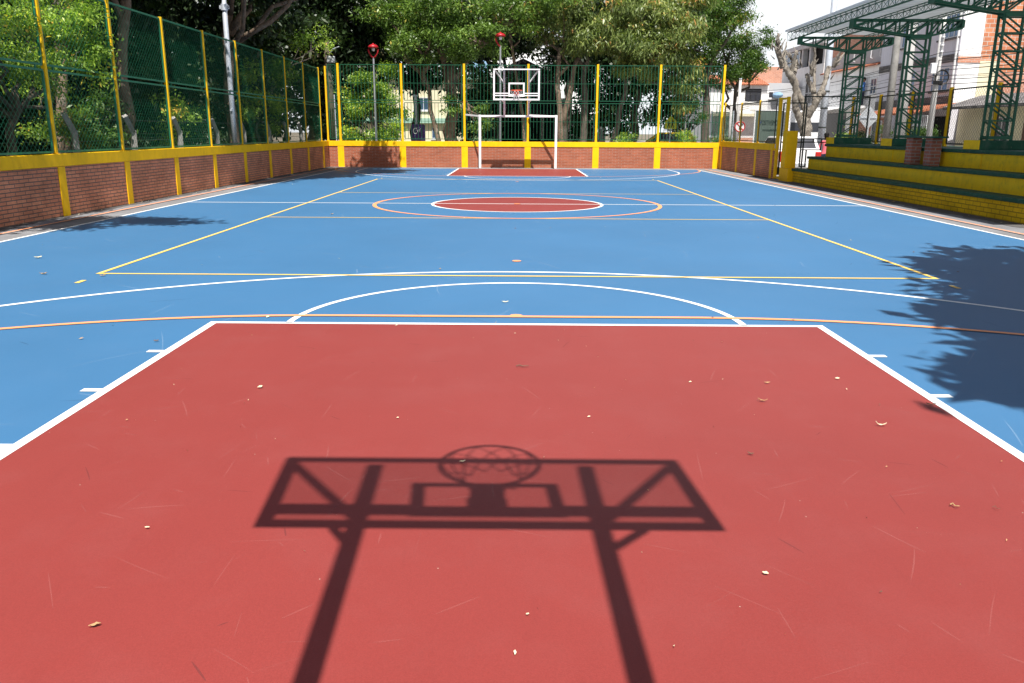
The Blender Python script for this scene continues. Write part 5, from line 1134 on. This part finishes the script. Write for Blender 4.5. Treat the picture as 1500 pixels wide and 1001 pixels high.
# ------------------------------------------------------------------ people
def person(label, loc, rotz, pose, shirt):
    t = thing('person', label, 'person', (0, 0, 0))
    J = dict(pel=(0, 0, .96, .125), wai=(0, .0, 1.10, .125), che=(0, .0, 1.30, .15), nk0=(0, 0, 1.46, .075), nk=(0, .01, 1.53, .055), hd0=(0, .02, 1.60, .085), hd1=(0, .025, 1.70, .10), hd2=(0, .01, 1.76, .06))
    for s_, q in (('l', -1), ('r', 1)):
        J['hip' + s_] = (q * .10, 0, .90, .10); J['kne' + s_] = (q * .11, .02, .50, .062); J['ank' + s_] = (q * .11, 0, .09, .042); J['toe' + s_] = (q * .12, .16, .04, .036)
        J['sho' + s_] = (q * .18, 0, 1.42, .062)
        if pose == 'stand': J['elb' + s_] = (q * .25, -.03, 1.14, .045); J['wri' + s_] = (q * .24, .08, .92, .032); J['han' + s_] = (q * .235, .11, .84, .030)
        else: J['elb' + s_] = (q * .24, .16, 1.20, .045); J['wri' + s_] = (q * .12, .36, 1.12, .032); J['han' + s_] = (q * .10, .44, 1.10, .030)
    E_ = [('pel', 'wai'), ('wai', 'che'), ('che', 'nk0'), ('nk0', 'nk'), ('nk', 'hd0'), ('hd0', 'hd1'), ('hd1', 'hd2')]
    for s_ in 'lr': E_ += [('pel', 'hip' + s_), ('hip' + s_, 'kne' + s_), ('kne' + s_, 'ank' + s_), ('ank' + s_, 'toe' + s_), ('nk0', 'sho' + s_), ('sho' + s_, 'elb' + s_), ('elb' + s_, 'wri' + s_), ('wri' + s_, 'han' + s_)]
    for s_, q in (('l', -1), ('r', 1)):
        h0 = Vector(J['han' + s_][:3]); dr = (h0 - Vector(J['wri' + s_][:3])).normalized()
        side = Vector((0, 1, 0)) if pose == 'stand' else Vector((1, 0, 0))
        for k, off in enumerate((-.03, -.01, .01, .03)):
            a = h0 + side * off + dr * .03; b_ = a + dr * (.05 if k in (1, 2) else .04) + Vector((-q * .008, 0, 0))
            J['f%d%s' % (k, s_)] = tuple(a) + (.010,); J['g%d%s' % (k, s_)] = tuple(b_) + (.008,); E_ += [('han' + s_, 'f%d%s' % (k, s_)), ('f%d%s' % (k, s_), 'g%d%s' % (k, s_))]
        a = Vector(J['wri' + s_][:3]) + side * .045 + dr * .05; J['th' + s_] = tuple(a) + (.010,); E_.append(('wri' + s_, 'th' + s_))
    keys = list(J); idx = {k: i for i, k in enumerate(keys)}
    me = bpy.data.meshes.new('skel'); me.from_pydata([J[k][:3] for k in keys], [(idx[a], idx[b_]) for a, b_ in E_], [])
    ob = bpy.data.objects.new('skel', me); COL.objects.link(ob); ob.modifiers.new('skin', 'SKIN'); ss = ob.modifiers.new('sub', 'SUBSURF'); ss.levels = 1; ss.render_levels = 1
    for i, k in enumerate(keys):
        sv = me.skin_vertices[0].data[i]; r = J[k][3]; sv.radius = (r, r * (.72 if k in ('che', 'wai', 'pel') else 1)); sv.use_root = k == 'pel'
    dg = bpy.context.evaluated_depsgraph_get(); dg.update(); bm_ = bpy.data.meshes.new_from_object(ob.evaluated_get(dg)); COL.objects.unlink(ob); bpy.data.objects.remove(ob)
    for mm in ('skin', shirt, 'jeans', 'rubber'): bm_.materials.append(M[mm])
    hands = [Vector(J['wril'][:3]), Vector(J['wrir'][:3])]
    for p in bm_.polygons:
        c = p.center; p.use_smooth = True; dh = min((c - h_).length for h_ in hands); el = min((c - Vector(J[e][:3])).length for e in ('elbl', 'elbr'))
        if c.z > 1.50: k = 0
        elif c.z < .10: k = 3
        elif abs(c.x) < .17 and c.z < .98 and dh > .1 : k = 2
        elif dh < .19 and (abs(c.x) > .18 or pose != 'stand'): k = 0
        elif c.z < .9: k = 2 if abs(c.x) < .19 else 0
        else: k = 1
        p.material_index = k
    b = bpy.data.objects.new('body', bm_); COL.objects.link(b); b.parent = t
    ORG[t.name] = Vector((0, 0, 0))
    m = MB(); m.ell((0, .0, 1.735), (.108, .118, .095), 14, 9); m.ell((0, -.055, 1.67), (.09, .06, .08), 12, 8); m.build('hair', M['hair'], t, smooth=True)
    m = MB(); m.ell((0, .135, 1.655), (.014, .022, .02), 8, 6); m.ell((-.105, .02, 1.66), (.012, .025, .035), 8, 6); m.ell((.105, .02, 1.66), (.012, .025, .035), 8, 6); m.build('nose_and_ears', M['skin'], t, smooth=True)
    m = MB()
    for q in (-1, 1): m.ell((q * .037, .113, 1.685), (.013, .010, .007), 8, 6)
    m.ell((0, .118, 1.605), (.024, .008, .005), 8, 6); m.build('eyes_and_mouth', M['hair'], t, smooth=True)
    t.location = loc; t.rotation_euler = (0, 0, rotz); return t
person('person in a pink shirt standing on the street with back turned', (13.06, 18.0, -.30), R(-15), 'stand', 'pink_shirt')
person('person in a blue shirt leaning on the balcony rail of the white house', (22.80, 38.75, 3.25), R(90), 'lean', 'blue_shirt')

# ------------------------------------------------------------------ fallen leaves and litter on the court
def leaf(label, x, y, L, Wd, rz, mat, curl=.4, twig=False):
    m = MB(); c, s_ = math.cos(rz), math.sin(rz); L *= .64; Wd *= .62; rj = random.Random(label)
    if twig:
        pts = [(x + c * L * (k / 4 - .5) - s_ * .01 * math.sin(k * 1.7), y + s_ * L * (k / 4 - .5) + c * .01 * math.sin(k * 1.7), .012 + .004 * (k % 2)) for k in range(5)]
        m.tube(pts, [Wd, Wd * 1.1, Wd, Wd * .8, Wd * .5], 6); n_ = 'twig'
    else:
        n_ = 'fallen_leaf'; vs = []; fs = []; ns = 6
        for i in range(ns + 1):
            t = i / ns; hw_ = Wd / 2 * math.sin(math.pi * min(max(t, .03), .97)) ** .8; u = (t - .5) * L
            for q in (-1, 0, 1):
                a, b_ = u, q * hw_; b_ *= rj.uniform(.65, 1.15); zz = .008 + curl * L * ((t - .5) ** 2) * 1.2 * rj.uniform(.8, 1.2) + (abs(q) * hw_ * rj.uniform(.1, .9))
                vs.append((x + c * a - s_ * b_, y + s_ * a + c * b_, zz))
        for i in range(ns):
            for q in (0, 1): fs.append((3 * i + q, 3 * i + q + 1, 3 * i + q + 4, 3 * i + q + 3))
        m.add(vs, fs)
    o = m.build(n_, M[mat]); tag(o, label, 'twig' if twig else 'leaf', 'fallen leaves and twigs on the court')
    if not twig: so = o.modifiers.new('t', 'SOLIDIFY'); so.thickness = .002
LEAVES = [
 ('pale leaf scrap lying inside the shadow of the near hoop ring', -.243, -13.99, .045, .030, .4, 'pale_leaf', .5, 0),
 ('broad tan leaf near the bottom left of the red key', -1.30, -15.30, .055, .028, .5, 'dry_leaf', .2, 0),
 ('tiny pale leaf bit between the two nearest hoop shadow posts', .045, -15.22, .018, .012, .3, 'pale_leaf', .2, 0),
 ('small cream leaf left of the hoop shadow on the red key', -1.42, -14.66, .03, .018, .1, 'pale_leaf', .4, 0),
 ('small white leaf near the top left of the red key', -1.53, -12.88, .055, .040, .8, 'pale_leaf', .3, 0),
 ('curled brown leaf at the upper right of the red key', 1.42, -13.07, .085, .026, -.4, 'dry_leaf', .9, 0),
 ('thin pale leaf near the upper right of the red key beside a dark scuff', 1.55, -12.72, .06, .022, .1, 'dry_leaf', .5, 0),
 ('curled dark leaf lying against the right white key line', 2.36, -13.12, .085, .030, -.2, 'twig', .7, 0),
 ('pale crescent shaped leaf in the right half of the red key', 1.93, -13.46, .085, .022, -.3, 'pale_leaf', 1.1, 0),
 ('dark curled leaf right of the hoop shadow', 1.13, -13.87, .05, .020, -.5, 'twig', .9, 0),
 ('cream leaf scrap right of the right hoop shadow post', .88, -14.96, .035, .022, -.5, 'pale_leaf', .4, 0),
 ('brown stick near the right edge of the red key', 1.82, -14.42, .055, .005, -.5, 'dry_leaf', 0, 1),
 ('thin dark twig right of the brown stick on the red key', 1.98, -14.44, .045, .002, -.8, 'twig', 0, 1),
 ('straight grey twig lying across the top middle of the red key', .045, -12.40, .13, .006, 0, 'twig', 0, 1),
 ('pale leaf at the top right of the red key below the white line', 2.02, -12.62, .05, .025, .2, 'pale_leaf', .3, 0),
 ('brown leaf on the blue floor left of the near yellow corner', -4.35, -9.10, .10, .05, .3, 'dry_leaf', .6, 0),
 ('dry leaf on the blue floor below the left shade patch', -5.72, -7.90, .13, .06, .6, 'pale_leaf', .6, 0),
 ('yellowed leaf at the left picture edge on the blue floor', -5.02, -9.02, .12, .06, .2, 'dry_leaf', .6, 0),
 ('brown leaf on the blue floor inside the left volleyball half near the shade patch', -3.40, -2.5, .12, .06, 1.1, 'dry_leaf', .6, 0),
 ('pale leaf on the blue floor just beyond the near free throw arc', -.10, -10.33, .10, .03, .1, 'pale_leaf', .5, 0),
 ('dry leaf on the grey strip in front of the yellow bleachers', 8.45, 1.0, .16, .08, .3, 'dry_leaf', .6, 0),
 ('dark leaf on the blue floor left of the red key', -2.62, -11.80, .06, .03, .2, 'twig', .5, 0),
]
for a in LEAVES: leaf(a[0], a[1], a[2], a[3], a[4], a[5], a[6], a[7], bool(a[8]))
lt = MB(); rl = random.Random(21)
for _ in range(400):
    k = rl.random()
    if k < .16: x, y = rl.uniform(-2.4, 2.4), rl.uniform(-15.6, -11)
    elif k < .42: x, y = rl.uniform(-7, 7.4), rl.uniform(-12, 16)
    else: x, y = rl.choice((-8.06 + abs(rl.gauss(0, .16)), 8.73 - abs(rl.gauss(0, .16)))), rl.uniform(-6, 17)
    L = rl.choice((.003, .004, .005, .009)) * rl.uniform(.7, 1.2) if k < .16 else rl.uniform(.008, .026); a = rl.uniform(0, 6.28); c, s_ = math.cos(a) * L, math.sin(a) * L
    lt.add([(x - c, y - s_, .007), (x + s_ * .5, y - c * .5, .010), (x + c, y + s_, .012), (x - s_ * .5, y + c * .5, .014)], [(0, 1, 2, 3)], rl.choice((0, 0, 1, 2)))
o = lt.build('litter', [M['pale_leaf'], M['dry_leaf'], M['twig']], uv=False); o['kind'] = 'stuff'; o['label'] = 'tiny leaf crumbs and grit scattered over the court'
